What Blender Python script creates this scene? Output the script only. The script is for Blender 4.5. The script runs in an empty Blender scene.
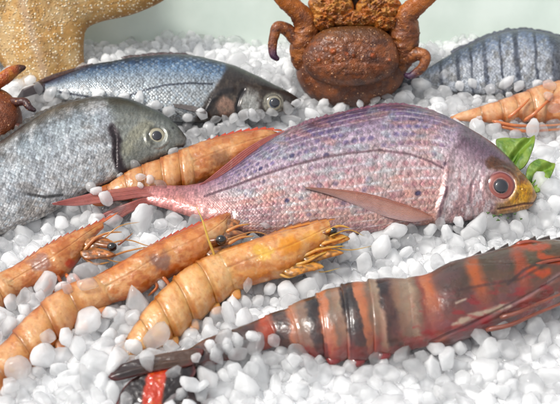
import bpy, bmesh, math, random
import numpy as np
from mathutils import Vector, Matrix
from mathutils.bvhtree import BVHTree

random.seed(7); RNG = np.random.RandomState(11)
scene = bpy.context.scene
COL = scene.collection
CM = 0.01
R = math.radians

# ------------------------------------------------------------------ camera
PITCH = R(40); DIST = 0.62; TH = math.tan(R(14.0))
CAMP = np.array([0, -DIST*math.cos(PITCH), DIST*math.sin(PITCH)])
FW = np.array([0, math.cos(PITCH), -math.sin(PITCH)])
UP = np.array([0, math.sin(PITCH), math.cos(PITCH)])
RT = np.array([1.0, 0, 0])

def ray(px, py):
    px = np.asarray(px, float); py = np.asarray(py, float)
    a = (px-280)/280*TH; b = (202-py)/280*TH
    return FW + a[..., None]*RT + b[..., None]*UP

def project(P):
    d = P-CAMP
    z = d@FW
    return 280+(d@RT)/z/TH*280, 202-(d@UP)/z/TH*280, z

cam_d = bpy.data.cameras.new('camera'); cam = bpy.data.objects.new('camera', cam_d); COL.objects.link(cam)
cam.location = CAMP; cam.rotation_euler = (math.pi/2-PITCH, 0, 0)
cam_d.sensor_width = 36; cam_d.lens = 18/TH; cam_d.clip_start = 0.01; cam_d.clip_end = 50
cam_d.dof.use_dof = True; cam_d.dof.focus_distance = 0.60; cam_d.dof.aperture_fstop = 14.0
scene.camera = cam

# ------------------------------------------------------------------ numeric helpers
_tab = RNG.rand(256, 256)
def vnoise(x, y, seed=0):
    x = np.asarray(x, float)+seed*17.13; y = np.asarray(y, float)+seed*7.77
    xi = np.floor(x).astype(int); yi = np.floor(y).astype(int)
    fx = x-xi; fy = y-yi
    fx = fx*fx*(3-2*fx); fy = fy*fy*(3-2*fy)
    g = lambda i, j: _tab[i % 256, j % 256]
    return (g(xi, yi)*(1-fx)+g(xi+1, yi)*fx)*(1-fy)+(g(xi, yi+1)*(1-fx)+g(xi+1, yi+1)*fx)*fy
def fbm(x, y, seed=0, o=4):
    s = 0; a = .5; f = 1; t = 0
    for i in range(o):
        s = s+a*vnoise(np.asarray(x)*f, np.asarray(y)*f, seed+i*3); t += a; a *= .5; f *= 2.03
    return s/t
def sst(e0, e1, x):
    t = np.clip((x-e0)/(e1-e0), 0, 1); return t*t*(3-2*t)
def C(*c): return np.array(c, float)/255
def mix(a, b, m):
    m = np.asarray(m)
    return np.asarray(a)*(1-m[..., None])+np.asarray(b)*m[..., None]
def lin(c):
    c = np.clip(c, 0, 1)
    return np.where(c <= .04045, c/12.92, ((c+.055)/1.055)**2.4)
def resample(pts, n=None, ts=None):
    """smooth (Catmull-Rom) resampling by length of rows of numbers"""
    p = np.asarray(pts, float)
    if p.shape[1] >= 4: m = (p[:, :2]+p[:, 2:4])/2
    else: m = p[:, :2]
    d = np.r_[0, np.cumsum(np.maximum(np.linalg.norm(np.diff(m, axis=0), axis=1), 1e-6))]; d /= d[-1]
    if ts is None: ts = np.linspace(0, 1, n)
    tan = np.gradient(p, d, axis=0) if len(p) > 2 else np.repeat((p[1:]-p[:1]), 2, 0)
    i = np.clip(np.searchsorted(d, ts, side='right')-1, 0, len(p)-2)
    h = (d[i+1]-d[i]); t = ((ts-d[i])/h)[:, None]; h = h[:, None]
    return ((2*t**3-3*t**2+1)*p[i]+(t**3-2*t**2+t)*h*tan[i]+(-2*t**3+3*t**2)*p[i+1]+(t**3-t**2)*h*tan[i+1])
def dpoly(px, py, pts):
    best = np.full(np.shape(px), 1e9)
    for (ax, ay), (bx, by) in zip(pts[:-1], pts[1:]):
        vx, vy = bx-ax, by-ay
        t = np.clip(((px-ax)*vx+(py-ay)*vy)/(vx*vx+vy*vy+1e-9), 0, 1)
        best = np.minimum(best, np.hypot(px-ax-t*vx, py-ay-t*vy))
    return best
def ramp(x, stops):
    xs = [s[0] for s in stops]; cs = np.array([s[1] for s in stops])
    return np.stack([np.interp(x, xs, cs[:, k]) for k in range(3)], -1)

# ------------------------------------------------------------------ frames
class Frame:
    """working plane of a thing: origin on the ray through (px,py) at height z (cm), tilted towards the camera"""
    def __init__(s, px, py, z, tilt=0, roll=0):
        d = ray(px, py); t = (z*CM-CAMP[2])/d[2]
        s.O = CAMP+t*d
        N = np.array([math.sin(R(roll)), -math.sin(R(tilt)), math.cos(R(tilt))]); N /= np.linalg.norm(N)
        U = np.array([1.0, 0, 0])-N[0]*N; U /= np.linalg.norm(U)
        s.N = N; s.U = U; s.V = np.cross(N, U)
        s.M = np.stack([s.U, s.V, s.N], 1)
        v = CAMP-s.O; v /= np.linalg.norm(v)
        s.view = v@s.M
        s.tan = math.tan(math.acos(min(1, v@N)))
        s.pxcm = 280/(TH*np.linalg.norm(CAMP-s.O))*CM      # source pixels per cm here
    def loc(s, px, py, n=0.0):
        """local coordinates of pixel at n cm over the plane"""
        d = ray(px, py); n = np.asarray(n, float)*CM
        t = (((s.O-CAMP)@s.N)+n)/(d@s.N)
        return (CAMP+t[..., None]*d-s.O)@s.M
    def world(s, L): return L@s.M.T+s.O
    def pix(s, L):
        x, y, z = project(s.world(L)); return x, y
    def matrix(s):
        m = Matrix.Identity(4)
        for i in range(3):
            for j in range(3): m[i][j] = s.M[i, j]
            m[i][3] = s.O[i]
        return m

COLL_V = []; COLL_F = []; COLL_N = 0      # coarse collision proxies (world)
def collide(W, wrapA=True, stepS=4, stepA=4, flip=False):
    global COLL_N
    G = W[::stepS, ::stepA] if W.shape[0] > 12 else W
    ns, na = G.shape[:2]
    idx = np.arange(ns*na).reshape(ns, na)+COLL_N
    nx = np.roll(idx, -1, 1) if wrapA else None
    if wrapA: f = np.stack([idx[:-1], nx[:-1], nx[1:], idx[1:]], -1).reshape(-1, 4)
    else: f = np.stack([idx[:-1, :-1], idx[:-1, 1:], idx[1:, 1:], idx[1:, :-1]], -1).reshape(-1, 4)
    if flip: f = f[:, ::-1]
    COLL_V.append(G.reshape(-1, 3)); COLL_F.append(f); COLL_N += ns*na

# ------------------------------------------------------------------ objects
def tag(o, label=None, cat=None, group=None, kind=None):
    if label: o['label'] = label
    if cat: o['category'] = cat
    if group: o['group'] = group
    if kind: o['kind'] = kind
    return o
def thing(name, label, cat, F, group=None):
    o = bpy.data.objects.new(name, None); COL.objects.link(o); o.matrix_world = F.matrix(); o.empty_display_size = .01
    return tag(o, label, cat, group)
def mesh_obj(name, V, faces, mat, parent=None, col=None, sc=None, smooth=True):
    me = bpy.data.meshes.new(name)
    V = np.asarray(V).reshape(-1, 3)
    me.from_pydata(V.tolist(), [], faces.tolist() if hasattr(faces, 'tolist') else faces)
    if col is not None:
        a = me.color_attributes.new('Col', 'FLOAT_COLOR', 'POINT')
        gain, sat = {'prawn_shell': (.68, 1.14), 'striped_prawn_shell': (.46, 1.25), 'silver_bream_skin': (.54, 1.25), 'sea_bass_skin': (.50, 1.2), 'leaf': (.5, 1.05), 'starfish_skin': (.60, 1.12), 'pink_bream_skin': (.51, 1.15), 'crab_shell': (.5, 1.1)}.get(mat.name, (.52, 1.1))
        c = np.ones((len(V), 4), np.float32); cc = np.asarray(col); cc = lin(cc.reshape(-1, 3) if cc.ndim > 1 else np.tile(cc, (len(V), 1)))*gain
        gy = (cc@np.array([.3, .6, .1]))[:, None]; c[:, :3] = np.clip(gy+(cc-gy)*sat, .004, .9)
        a.data.foreach_set('color', c.ravel())
    if sc is not None:
        a = me.attributes.new('sc', 'FLOAT_VECTOR', 'POINT'); a.data.foreach_set('vector', np.asarray(sc, np.float32).reshape(-1))
    if smooth: me.polygons.foreach_set('use_smooth', [True]*len(me.polygons))
    me.materials.append(mat); me.update()
    o = bpy.data.objects.new(name, me); COL.objects.link(o)
    if parent: o.parent = parent
    return o
def grid_faces(ns, na, wrap=True, flip=False):
    idx = np.arange(ns*na).reshape(ns, na)
    if wrap:
        nx = np.roll(idx, -1, 1); f = np.stack([idx[:-1], nx[:-1], nx[1:], idx[1:]], -1).reshape(-1, 4)
    else: f = np.stack([idx[:-1, :-1], idx[:-1, 1:], idx[1:, 1:], idx[1:, :-1]], -1).reshape(-1, 4)
    return f[:, ::-1] if flip else f

# ------------------------------------------------------------------ materials
def nodes(name):
    m = bpy.data.materials.new(name); m.use_nodes = True; nt = m.node_tree
    b = nt.nodes['Principled BSDF']
    return m, nt, b, nt.links.new
def N_(nt, t, **kw):
    n = nt.nodes.new(t)
    for k, v in kw.items(): setattr(n, k, v)
    return n
def math_(nt, op, a, b=None, c=None):
    n = N_(nt, 'ShaderNodeMath', operation=op)
    for i, v in enumerate((a, b, c)):
        if v is None: continue
        if isinstance(v, (int, float)): n.inputs[i].default_value = v
        else: nt.links.new(v, n.inputs[i])
    return n.outputs[0]

def fish_mat(name, rough=.28, metal=.35, bump=.5, gl=.55, coat=.5, speck=.25, spec=.5, edge=.35):
    m, nt, b, L = nodes(name)
    col = N_(nt, 'ShaderNodeAttribute', attribute_name='Col')
    sc = N_(nt, 'ShaderNodeAttribute', attribute_name='sc')
    sep = N_(nt, 'ShaderNodeSeparateXYZ'); L(sc.outputs['Vector'], sep.inputs[0])
    # rotate 45 degrees : staggered rows
    u = math_(nt, 'ADD', sep.outputs[0], sep.outputs[1]); v = math_(nt, 'SUBTRACT', sep.outputs[0], sep.outputs[1])
    cb = N_(nt, 'ShaderNodeCombineXYZ'); L(u, cb.inputs[0]); L(v, cb.inputs[1])
    vo = N_(nt, 'ShaderNodeTexVoronoi', voronoi_dimensions='2D', feature='F1')
    vo.inputs['Scale'].default_value = 1; vo.inputs['Randomness'].default_value = .45
    L(cb.outputs[0], vo.inputs['Vector'])
    sub = N_(nt, 'ShaderNodeVectorMath', operation='SUBTRACT'); L(cb.outputs[0], sub.inputs[0]); L(vo.outputs['Position'], sub.inputs[1])
    dt = N_(nt, 'ShaderNodeVectorMath', operation='DOT_PRODUCT'); L(sub.outputs[0], dt.inputs[0]); dt.inputs[1].default_value = (-.7, -.7, 0)
    dist = vo.outputs['Distance']
    shingle = math_(nt, 'SUBTRACT', math_(nt, 'MULTIPLY', dt.outputs['Value'], 1.0), math_(nt, 'MULTIPLY', math_(nt, 'POWER', dist, 2.0), 1.2))
    amp = sep.outputs[2]
    h1 = math_(nt, 'MULTIPLY', shingle, amp)
    nz = N_(nt, 'ShaderNodeTexNoise'); nz.inputs['Scale'].default_value = 650; nz.inputs['Detail'].default_value = 4
    tc = N_(nt, 'ShaderNodeTexCoord'); L(tc.outputs['Object'], nz.inputs['Vector'])
    h = math_(nt, 'ADD', h1, math_(nt, 'MULTIPLY', nz.outputs['Fac'], .35))
    bp = N_(nt, 'ShaderNodeBump'); bp.inputs['Strength'].default_value = bump; bp.inputs['Distance'].default_value = .0006
    L(h, bp.inputs['Height']); L(bp.outputs[0], b.inputs['Normal'])
    # per-scale tone and dark scale edge
    wn = N_(nt, 'ShaderNodeSeparateColor'); L(vo.outputs['Color'], wn.inputs[0])
    tone = math_(nt, 'MULTIPLY', math_(nt, 'SUBTRACT', wn.outputs[0], .5), speck*2)
    edg = math_(nt, 'MULTIPLY', math_(nt, 'POWER', dist, 2.0), -edge*2.2)
    glint = math_(nt, 'MULTIPLY', math_(nt, 'MAXIMUM', dt.outputs['Value'], 0), .45)
    k = math_(nt, 'ADD', 1.08, math_(nt, 'MULTIPLY', math_(nt, 'ADD', math_(nt, 'ADD', tone, edg), glint), amp))
    mul = N_(nt, 'ShaderNodeVectorMath', operation='SCALE'); L(col.outputs['Color'], mul.inputs[0]); L(k, mul.inputs['Scale'])
    L(mul.outputs[0], b.inputs['Base Color'])
    b.inputs['Metallic'].default_value = metal
    rr = math_(nt, 'ADD', rough-.08, math_(nt, 'MULTIPLY', nz.outputs['Fac'], .2)); L(rr, b.inputs['Roughness'])
    b.inputs['Coat Weight'].default_value = coat; b.inputs['Coat Roughness'].default_value = .12
    b.inputs['Specular IOR Level'].default_value = spec
    b.inputs['Subsurface Weight'].default_value = .08; b.inputs['Subsurface Radius'].default_value = (1, .5, .35); b.inputs['Subsurface Scale'].default_value = .002
    return m

def flesh_mat(name, sss=.6, scale=.004, rough=.28, coat=.45, bump=.35, nscale=500, trans=0.0, big=.22):
    m, nt, b, L = nodes(name)
    col = N_(nt, 'ShaderNodeAttribute', attribute_name='Col')
    tc = N_(nt, 'ShaderNodeTexCoord')
    n1 = N_(nt, 'ShaderNodeTexNoise'); n1.inputs['Scale'].default_value = nscale; n1.inputs['Detail'].default_value = 5; L(tc.outputs['Object'], n1.inputs['Vector'])
    n2 = N_(nt, 'ShaderNodeTexNoise'); n2.inputs['Scale'].default_value = nscale*.25; n2.inputs['Detail'].default_value = 6; L(tc.outputs['Object'], n2.inputs['Vector'])
    k = math_(nt, 'ADD', 1-big, math_(nt, 'MULTIPLY', n2.outputs['Fac'], big*2))
    k = math_(nt, 'MULTIPLY', k, math_(nt, 'ADD', .9, math_(nt, 'MULTIPLY', n1.outputs['Fac'], .2)))
    mul = N_(nt, 'ShaderNodeVectorMath', operation='SCALE'); L(col.outputs['Color'], mul.inputs[0]); L(k, mul.inputs['Scale'])
    L(mul.outputs[0], b.inputs['Base Color'])
    bp = N_(nt, 'ShaderNodeBump'); bp.inputs['Strength'].default_value = bump; bp.inputs['Distance'].default_value = .0008
    L(math_(nt, 'ADD', n1.outputs['Fac'], math_(nt, 'MULTIPLY', n2.outputs['Fac'], 1.5)), bp.inputs['Height']); L(bp.outputs[0], b.inputs['Normal'])
    L(math_(nt, 'ADD', rough-.1, math_(nt, 'MULTIPLY', n2.outputs['Fac'], .25)), b.inputs['Roughness'])
    b.inputs['Subsurface Weight'].default_value = sss; b.inputs['Subsurface Radius'].default_value = (1, .45, .2); b.inputs['Subsurface Scale'].default_value = scale
    b.inputs['Coat Weight'].default_value = coat; b.inputs['Coat Roughness'].default_value = .14
    b.inputs['Transmission Weight'].default_value = trans
    return m

def crust_mat(name, vs=500, bump=.9, coat=.35, rough=.4, dots=None, dotcol=(.9, .75, .55), sss=.0):
    """granular shell: raised tubercles (voronoi) in object space, own colour from the attribute"""
    m, nt, b, L = nodes(name)
    col = N_(nt, 'ShaderNodeAttribute', attribute_name='Col')
    tc = N_(nt, 'ShaderNodeTexCoord')
    vo = N_(nt, 'ShaderNodeTexVoronoi', feature='F1'); vo.inputs['Scale'].default_value = vs; L(tc.outputs['Object'], vo.inputs['Vector'])
    n2 = N_(nt, 'ShaderNodeTexNoise'); n2.inputs['Scale'].default_value = vs*.3; n2.inputs['Detail'].default_value = 6; L(tc.outputs['Object'], n2.inputs['Vector'])
    bumpv = math_(nt, 'MAXIMUM', math_(nt, 'SUBTRACT', .45, vo.outputs['Distance']), 0)
    k = math_(nt, 'ADD', .72, math_(nt, 'MULTIPLY', n2.outputs['Fac'], .55))
    mul = N_(nt, 'ShaderNodeVectorMath', operation='SCALE'); L(col.outputs['Color'], mul.inputs[0]); L(k, mul.inputs['Scale'])
    out = mul.outputs[0]
    if dots:
        sepc = N_(nt, 'ShaderNodeSeparateColor'); L(vo.outputs['Color'], sepc.inputs[0])
        on = math_(nt, 'GREATER_THAN', sepc.outputs[0], 1-dots)
        mr = N_(nt, 'ShaderNodeMapRange'); L(vo.outputs['Distance'], mr.inputs[0])
        L(math_(nt, 'MULTIPLY', sepc.outputs[1], .62), mr.inputs[1]); L(math_(nt, 'MULTIPLY', sepc.outputs[1], .35), mr.inputs[2])
        f = math_(nt, 'MULTIPLY', mr.outputs[0], on)
        mx = N_(nt, 'ShaderNodeMix', data_type='RGBA'); L(f, mx.inputs[0]); L(out, mx.inputs[6]); mx.inputs[7].default_value = (*dotcol, 1)
        out = mx.outputs[2]
    L(out, b.inputs['Base Color'])
    bp = N_(nt, 'ShaderNodeBump'); bp.inputs['Strength'].default_value = bump; bp.inputs['Distance'].default_value = .0009
    L(math_(nt, 'ADD', math_(nt, 'MULTIPLY', bumpv, 1.6), math_(nt, 'MULTIPLY', n2.outputs['Fac'], 1.0)), bp.inputs['Height']); L(bp.outputs[0], b.inputs['Normal'])
    b.inputs['Roughness'].default_value = rough; b.inputs['Coat Weight'].default_value = coat; b.inputs['Coat Roughness'].default_value = .2
    b.inputs['Subsurface Weight'].default_value = sss; b.inputs['Subsurface Scale'].default_value = .003
    return m

def plain_mat(name, rough=.3, coat=0, col=None, sss=0, spec=.5):
    m, nt, b, L = nodes(name)
    if col is None:
        a = N_(nt, 'ShaderNodeAttribute', attribute_name='Col'); L(a.outputs['Color'], b.inputs['Base Color'])
    else: b.inputs['Base Color'].default_value = (*col, 1)
    b.inputs['Roughness'].default_value = rough; b.inputs['Coat Weight'].default_value = coat; b.inputs['Coat Roughness'].default_value = .03
    b.inputs['Subsurface Weight'].default_value = sss; b.inputs['Subsurface Scale'].default_value = .002; b.inputs['Specular IOR Level'].default_value = spec
    return m

def ice_mat(name, trans=.45, rough=.16):
    m, nt, b, L = nodes(name)
    a = N_(nt, 'ShaderNodeAttribute', attribute_name='Col')      # red channel: how milky this piece is
    sep = N_(nt, 'ShaderNodeSeparateColor'); L(a.outputs['Color'], sep.inputs[0])
    tc = N_(nt, 'ShaderNodeTexCoord')
    nz_ = N_(nt, 'ShaderNodeTexNoise'); nz_.inputs['Scale'].default_value = 130; nz_.inputs['Detail'].default_value = 4; L(tc.outputs['Generated'], nz_.inputs['Vector']); nz_.inputs['Scale'].default_value = 2.2
    nz = N_(nt, 'ShaderNodeTexNoise'); nz.inputs['Scale'].default_value = 260; nz.inputs['Detail'].default_value = 5; L(tc.outputs['Object'], nz.inputs['Vector'])
    n2 = N_(nt, 'ShaderNodeTexNoise'); n2.inputs['Scale'].default_value = 1500; n2.inputs['Detail'].default_value = 3; L(tc.outputs['Object'], n2.inputs['Vector'])
    tr = math_(nt, 'MULTIPLY', math_(nt, 'SUBTRACT', 1.25, math_(nt, 'ADD', sep.outputs[0], math_(nt, 'MULTIPLY', nz.outputs['Fac'], .4))), trans*1.6)
    cl = N_(nt, 'ShaderNodeClamp'); L(tr, cl.inputs[0]); cl.inputs[1].default_value = .12; cl.inputs[2].default_value = .85
    L(cl.outputs[0], b.inputs['Transmission Weight'])
    b.inputs['Base Color'].default_value = (.93, .94, .95, 1)
    b.inputs['IOR'].default_value = 1.31; b.inputs['Coat Weight'].default_value = .6; b.inputs['Coat Roughness'].default_value = .04
    lw = N_(nt, 'ShaderNodeLayerWeight'); lw.inputs['Blend'].default_value = .35
    al = math_(nt, 'ADD', math_(nt, 'MULTIPLY', sep.outputs[0], .42), math_(nt, 'ADD', math_(nt, 'MULTIPLY', lw.outputs['Facing'], .38), math_(nt, 'MULTIPLY', nz_.outputs['Fac'], .30)))
    ac = N_(nt, 'ShaderNodeClamp'); L(al, ac.inputs[0]); ac.inputs[1].default_value = .38; L(ac.outputs[0], b.inputs['Alpha'])
    L(math_(nt, 'ADD', rough-.06, math_(nt, 'MULTIPLY', nz.outputs['Fac'], .22)), b.inputs['Roughness'])
    b.inputs['Subsurface Weight'].default_value = 1; b.inputs['Subsurface Radius'].default_value = (1, 1, 1); b.inputs['Subsurface Scale'].default_value = .006
    bp = N_(nt, 'ShaderNodeBump'); bp.inputs['Strength'].default_value = .35; bp.inputs['Distance'].default_value = .0008
    L(math_(nt, 'ADD', math_(nt, 'MULTIPLY', nz.outputs['Fac'], 1.4), math_(nt, 'MULTIPLY', n2.outputs['Fac'], .25)), bp.inputs['Height']); L(bp.outputs[0], b.inputs['Normal'])
    return m

M_eye = plain_mat('wet_eye', .12, .8); M_pupil = plain_mat('black_pupil', .05, 1.0, (.012, .012, .016))
M_prawn = flesh_mat('prawn_shell', .7, .008, .3, .4, .4, 420, trans=.08)
M_tiger = flesh_mat('striped_prawn_shell', .35, .003, .28, .6, .4, 380)
M_fin = flesh_mat('fin_membrane', .25, .001, .35, .5, .25, 900)
M_fin.node_tree.nodes['Principled BSDF'].inputs['Alpha'].default_value = .68
M_crab = crust_mat('crab_shell', 1000, .7, .15, .46, dots=.10, dotcol=(.62, .33, .16))
M_star = crust_mat('starfish_skin', 600, .9, .15, .5, dots=.85, dotcol=(.84, .70, .48), sss=.1)
M_leaf = flesh_mat('leaf', .3, .001, .5, .1, .2, 300)
M_ice = ice_mat('ice', .7, .08)

# ------------------------------------------------------------------ shape builders
def loft(F, st, k, ns, na, p=1.15, noff=None, t0=0, t1=1, cross=0, mult=None, fac=1.0, dispf=None, lobe=0):
    """stations (top x,y / bottom x,y [, thickness factor]) in picture px -> tube of elliptical sections with real thickness"""
    ts = np.linspace(t0, t1, ns)
    s = resample(st, ts=ts)
    T = F.loc(s[:, 0], s[:, 1]); B = F.loc(s[:, 2], s[:, 3])
    if lobe: B = B+(B-T)*(lobe*(np.sqrt(np.maximum(0, np.sin(math.pi*np.linspace(0, 1, ns))))-.6))[:, None]
    kk = s[:, 4] if s.shape[1] > 4 else np.full(ns, k)
    c = (T+B)/2; hv = (T-B)/2; H = np.linalg.norm(hv, axis=1)
    f = 1/np.sqrt(1+(kk*F.tan*.8)**2)*fac
    if mult is not None: f = f*mult(np.linspace(0, 1, ns))
    a = np.linspace(0, 2*math.pi, na, endpoint=False)+math.pi/2
    ca, sa = np.cos(a), np.sin(a)
    w = kk*H
    X = c[:, None]+hv[:, None]*(f[:, None]*ca)[..., None]
    X[..., 2] += (w*f)[:, None]*np.sign(sa)*np.abs(sa)**p
    if noff is not None: X[..., 2] += (np.interp(ts, *noff)*CM)[:, None] if isinstance(noff, tuple) else noff*CM
    S = np.repeat(ts[:, None], na, 1); A = np.repeat(a[None], ns, 0)
    if dispf is not None:
        Nn = normals(X); px, py = F.pix(X)
        X = X+Nn*(dispf(S, A, px, py)*CM)[..., None]
    return X, S, A, H
def normals(X, wrap=True):
    ds = np.gradient(X, axis=0)
    da = (np.roll(X, -1, 1)-np.roll(X, 1, 1)) if wrap else np.gradient(X, axis=1)
    n = np.cross(da, ds); l = np.linalg.norm(n, axis=-1, keepdims=True); n = n/np.maximum(l, 1e-12)
    return n
def orient(X, n):
    c = X.mean(axis=1, keepdims=True)
    if ((X-c)*n).sum() < 0: return -n, True
    return n, False
def add_grid(name, F, X, mat, parent, col, sc=None, coll=True, capped=True, steps=4):
    ns, na = X.shape[:2]
    V = X.reshape(-1, 3); f = grid_faces(ns, na)
    _, fl = orient(X, normals(X))
    # faces as built follow (a, s); flip so that normals point outwards
    if not fl: pass
    fl2 = fl
    f = f if not fl2 else f[:, ::-1]
    fs = f.tolist(); col = np.asarray(col).reshape(-1, 3); scv = None if sc is None else np.asarray(sc).reshape(-1, 3)
    if capped:
        V = np.vstack([V, X[0].mean(0), X[-1].mean(0)])
        col = np.vstack([col, col[:na].mean(0), col[-na:].mean(0)])
        if scv is not None: scv = np.vstack([scv, scv[0]*[1, 1, 0], scv[-1]*[1, 1, 0]])
        i0 = ns*na; i1 = i0+1; b = (ns-1)*na
        for j in range(na):
            k = (j+1) % na
            a1 = [i0, k, j]; a2 = [i1, b+j, b+k]
            if fl2: a1.reverse(); a2.reverse()
            fs += [a1, a2]
    o = mesh_obj(name, V, fs, mat, parent, col, scv)
    if coll: collide(F.world(X), True, steps if ns > 24 else 1, max(1, na//24), fl2)
    return o

def tube(name, F, pts, mat, parent, color, na=10, rough=0, coll=False, sub=6, colf=None):
    """pts: (px,py,n_cm,radius_cm)"""
    p = np.array(pts, float)
    n = max(6, (len(p)-1)*sub)
    q = resample(p[:, [0, 1, 2, 3]] if False else np.c_[p[:, :2], p[:, 2:]], n) if False else None
    d = np.r_[0, np.cumsum(np.hypot(*np.diff(p[:, :2], axis=0).T)+1e-6)]; d /= d[-1]
    ts = np.linspace(0, 1, n)
    tan = np.gradient(p, d, axis=0) if len(p) > 2 else np.repeat(p[1:]-p[:1], 2, 0)
    i = np.clip(np.searchsorted(d, ts, side='right')-1, 0, len(p)-2); h = (d[i+1]-d[i]); t = ((ts-d[i])/h)[:, None]; h = h[:, None]
    q = ((2*t**3-3*t**2+1)*p[i]+(t**3-2*t**2+t)*h*tan[i]+(-2*t**3+3*t**2)*p[i+1]+(t**3-t**2)*h*tan[i+1])
    L = F.loc(q[:, 0], q[:, 1], q[:, 2]); r = np.maximum(q[:, 3], .004)*CM
    T = np.gradient(L, axis=0); T /= np.linalg.norm(T, axis=1, keepdims=True)
    ref = np.array([0.13, .21, 1.0]); A = np.cross(T, ref); A /= np.linalg.norm(A, axis=1, keepdims=True); B = np.cross(T, A)
    a = np.linspace(0, 2*math.pi, na, endpoint=False)
    rr = r[:, None]*np.ones(na)
    if rough: rr = rr*(1+rough*((.6*fbm(ts[:, None]*n*.13, a[None]*1.2+n, len(pts))+.4*fbm(ts[:, None]*n*.6, a[None]*3+n, 7))-.5)*2)
    e = np.ones(n); e[0] = .55; e[-1] = .4; rr = rr*e[:, None]
    X = L[:, None]+A[:, None]*(rr*np.cos(a))[..., None]+B[:, None]*(rr*np.sin(a))[..., None]
    if colf is not None: col = colf(np.repeat(ts[:, None], na, 1), *F.pix(X))
    else:
        c = np.array(color); 
        if c.ndim == 1: c = np.stack([c, c])
        col = c[0]*(1-ts[:, None, None])+c[-1]*ts[:, None, None]+np.zeros((n, na, 1))
        col = col*(1+.3*(fbm(ts[:, None]*20+0*a, a[None]+ts[:, None], 5)-.5))[..., None]
    return add_grid(name, F, X, mat, parent, col, coll=coll)

def sheet(name, F, A, B, mat, parent, colf, nA=0, nB=0, nt=80, nw=24, ridges=12, axis='w', ridge=.02, thick=.03, teeth=0, teeth_amp=0, jag=0, coll=False, belly=0):
    """membrane between two px polylines A and B; axis 'w': rays run along the polylines, 't': rays run from A to B"""
    a = resample(A, nt) if len(A) > 2 else np.linspace(A[0], A[-1], nt)
    b = resample(B, nt) if len(B) > 2 else np.linspace(B[0], B[-1], nt)
    t = np.linspace(0, 1, nt); w = np.linspace(0, 1, nw)
    if teeth:
        sw = (t*teeth) % 1.0
        b = b+(b-a)*0+np.c_[np.zeros(nt), -teeth_amp*sw*np.minimum(1, (1-t)*6+.15)]
    if jag: b = b+(b-a)*(jag*(vnoise(t*ridges*2, t*0, 3)-.5))[:, None]
    P = a[:, None]*(1-w[None, :, None])+b[:, None]*w[None, :, None]
    na = np.interp(t, np.linspace(0, 1, np.size(nA)), np.atleast_1d(nA)); nb = np.interp(t, np.linspace(0, 1, np.size(nB)), np.atleast_1d(nB))
    n = na[:, None]*(1-w)+nb[:, None]*w+belly*4*w*(1-w)
    ph = (t[:, None] if axis == 't' else w[None])*ridges*2*math.pi+0*n
    rd = (np.abs(np.sin(ph/2))**.7)*ridge
    tp = np.minimum(1, np.minimum(w, 1-w)*8+.15)[None]*np.minimum(1, np.minimum(t, 1-t)*20+.2)[:, None]
    Lf = F.loc(P[..., 0], P[..., 1], n+ (rd+thick/2)*tp); Lb = F.loc(P[..., 0], P[..., 1], n-thick/2*tp)
    X = np.concatenate([Lf, Lb[:, ::-1]], 1)
    px = np.concatenate([P, P[:, ::-1]], 1); TT = np.repeat(t[:, None], 2*nw, 1); WW = np.concatenate([w, w[::-1]])[None]+0*TT
    RR = np.concatenate([rd, rd[:, ::-1]], 1)/max(ridge, 1e-6)
    col = colf(px[..., 0], px[..., 1], TT, WW, RR)
    return add_grid(name, F, X, mat, parent, col, coll=coll, steps=4)

def pillow(name, F, outline, mat, parent, colf, top=1.0, bot=.5, n0=0, nr=40, nt=160, pw=2.2, dispf=None, coll=True, center=None, bend=None):
    """domed plate from a px outline; top/bot thickness cm"""
    o = np.array(outline, float); o = np.vstack([o, o[:1]])
    d = np.r_[0, np.cumsum(np.hypot(*np.diff(o, axis=0).T))]; d /= d[-1]
    ts = np.linspace(0, 1, nt, endpoint=False)
    tan = np.zeros_like(o); m = len(o)-1
    for i in range(m):
        j = (i-1) % m; k = (i+1) % m; tan[i] = (o[k]-o[j])/(((d[i+1]-d[i])+((d[i]-d[i-1]) if i else (d[m]-d[m-1]))))
    tan[m] = tan[0]
    i = np.clip(np.searchsorted(d, ts, side='right')-1, 0, m-1); h = d[i+1]-d[i]; t = ((ts-d[i])/h)[:, None]; h = h[:, None]
    q = ((2*t**3-3*t**2+1)*o[i]+(t**3-2*t**2+t)*h*tan[i]+(-2*t**3+3*t**2)*o[i+1]+(t**3-t**2)*h*tan[i+1])
    c = np.array(center, float) if center is not None else q.mean(0)
    rho = np.r_[np.linspace(0.01, 1, nr), np.linspace(1, 0.01, nr)[1:]]
    P = c+(q-c)[None]*rho[:, None, None]
    hgt = (1-rho**pw)**(1/pw)
    sgn = np.r_[np.ones(nr), -np.ones(nr-1)]
    H = np.where(sgn > 0, top*hgt, -bot*hgt)
    L = F.loc(P[..., 0], P[..., 1], n0)        # in-plane position
    L = L.copy(); L[..., 2] += H[:, None]*CM
    RH = np.repeat((rho)[:, None], nt, 1); AN = np.repeat(ts[None], len(rho), 0)
    if bend is not None: L[..., 2] += bend(P[..., 0], P[..., 1])*CM
    if dispf is not None: L[..., 2] += np.where(sgn > 0, 1, -.3)[:, None]*dispf(P[..., 0], P[..., 1], RH, AN)*CM
    col = colf(P[..., 0], P[..., 1], RH, AN)
    return add_grid(name, F, L, mat, parent, col, coll=coll, capped=True, steps=3)

def surf_at(F, X, px, py):
    n = normals(X); n, _ = orient(X, n)
    x, y = F.pix(X); facing = (n@F.view) > .05
    d = np.hypot(x-px, y-py)+np.where(facing, 0, 1e4)
    i = np.unravel_index(np.argmin(d), d.shape)
    return X[i], n[i]

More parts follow.
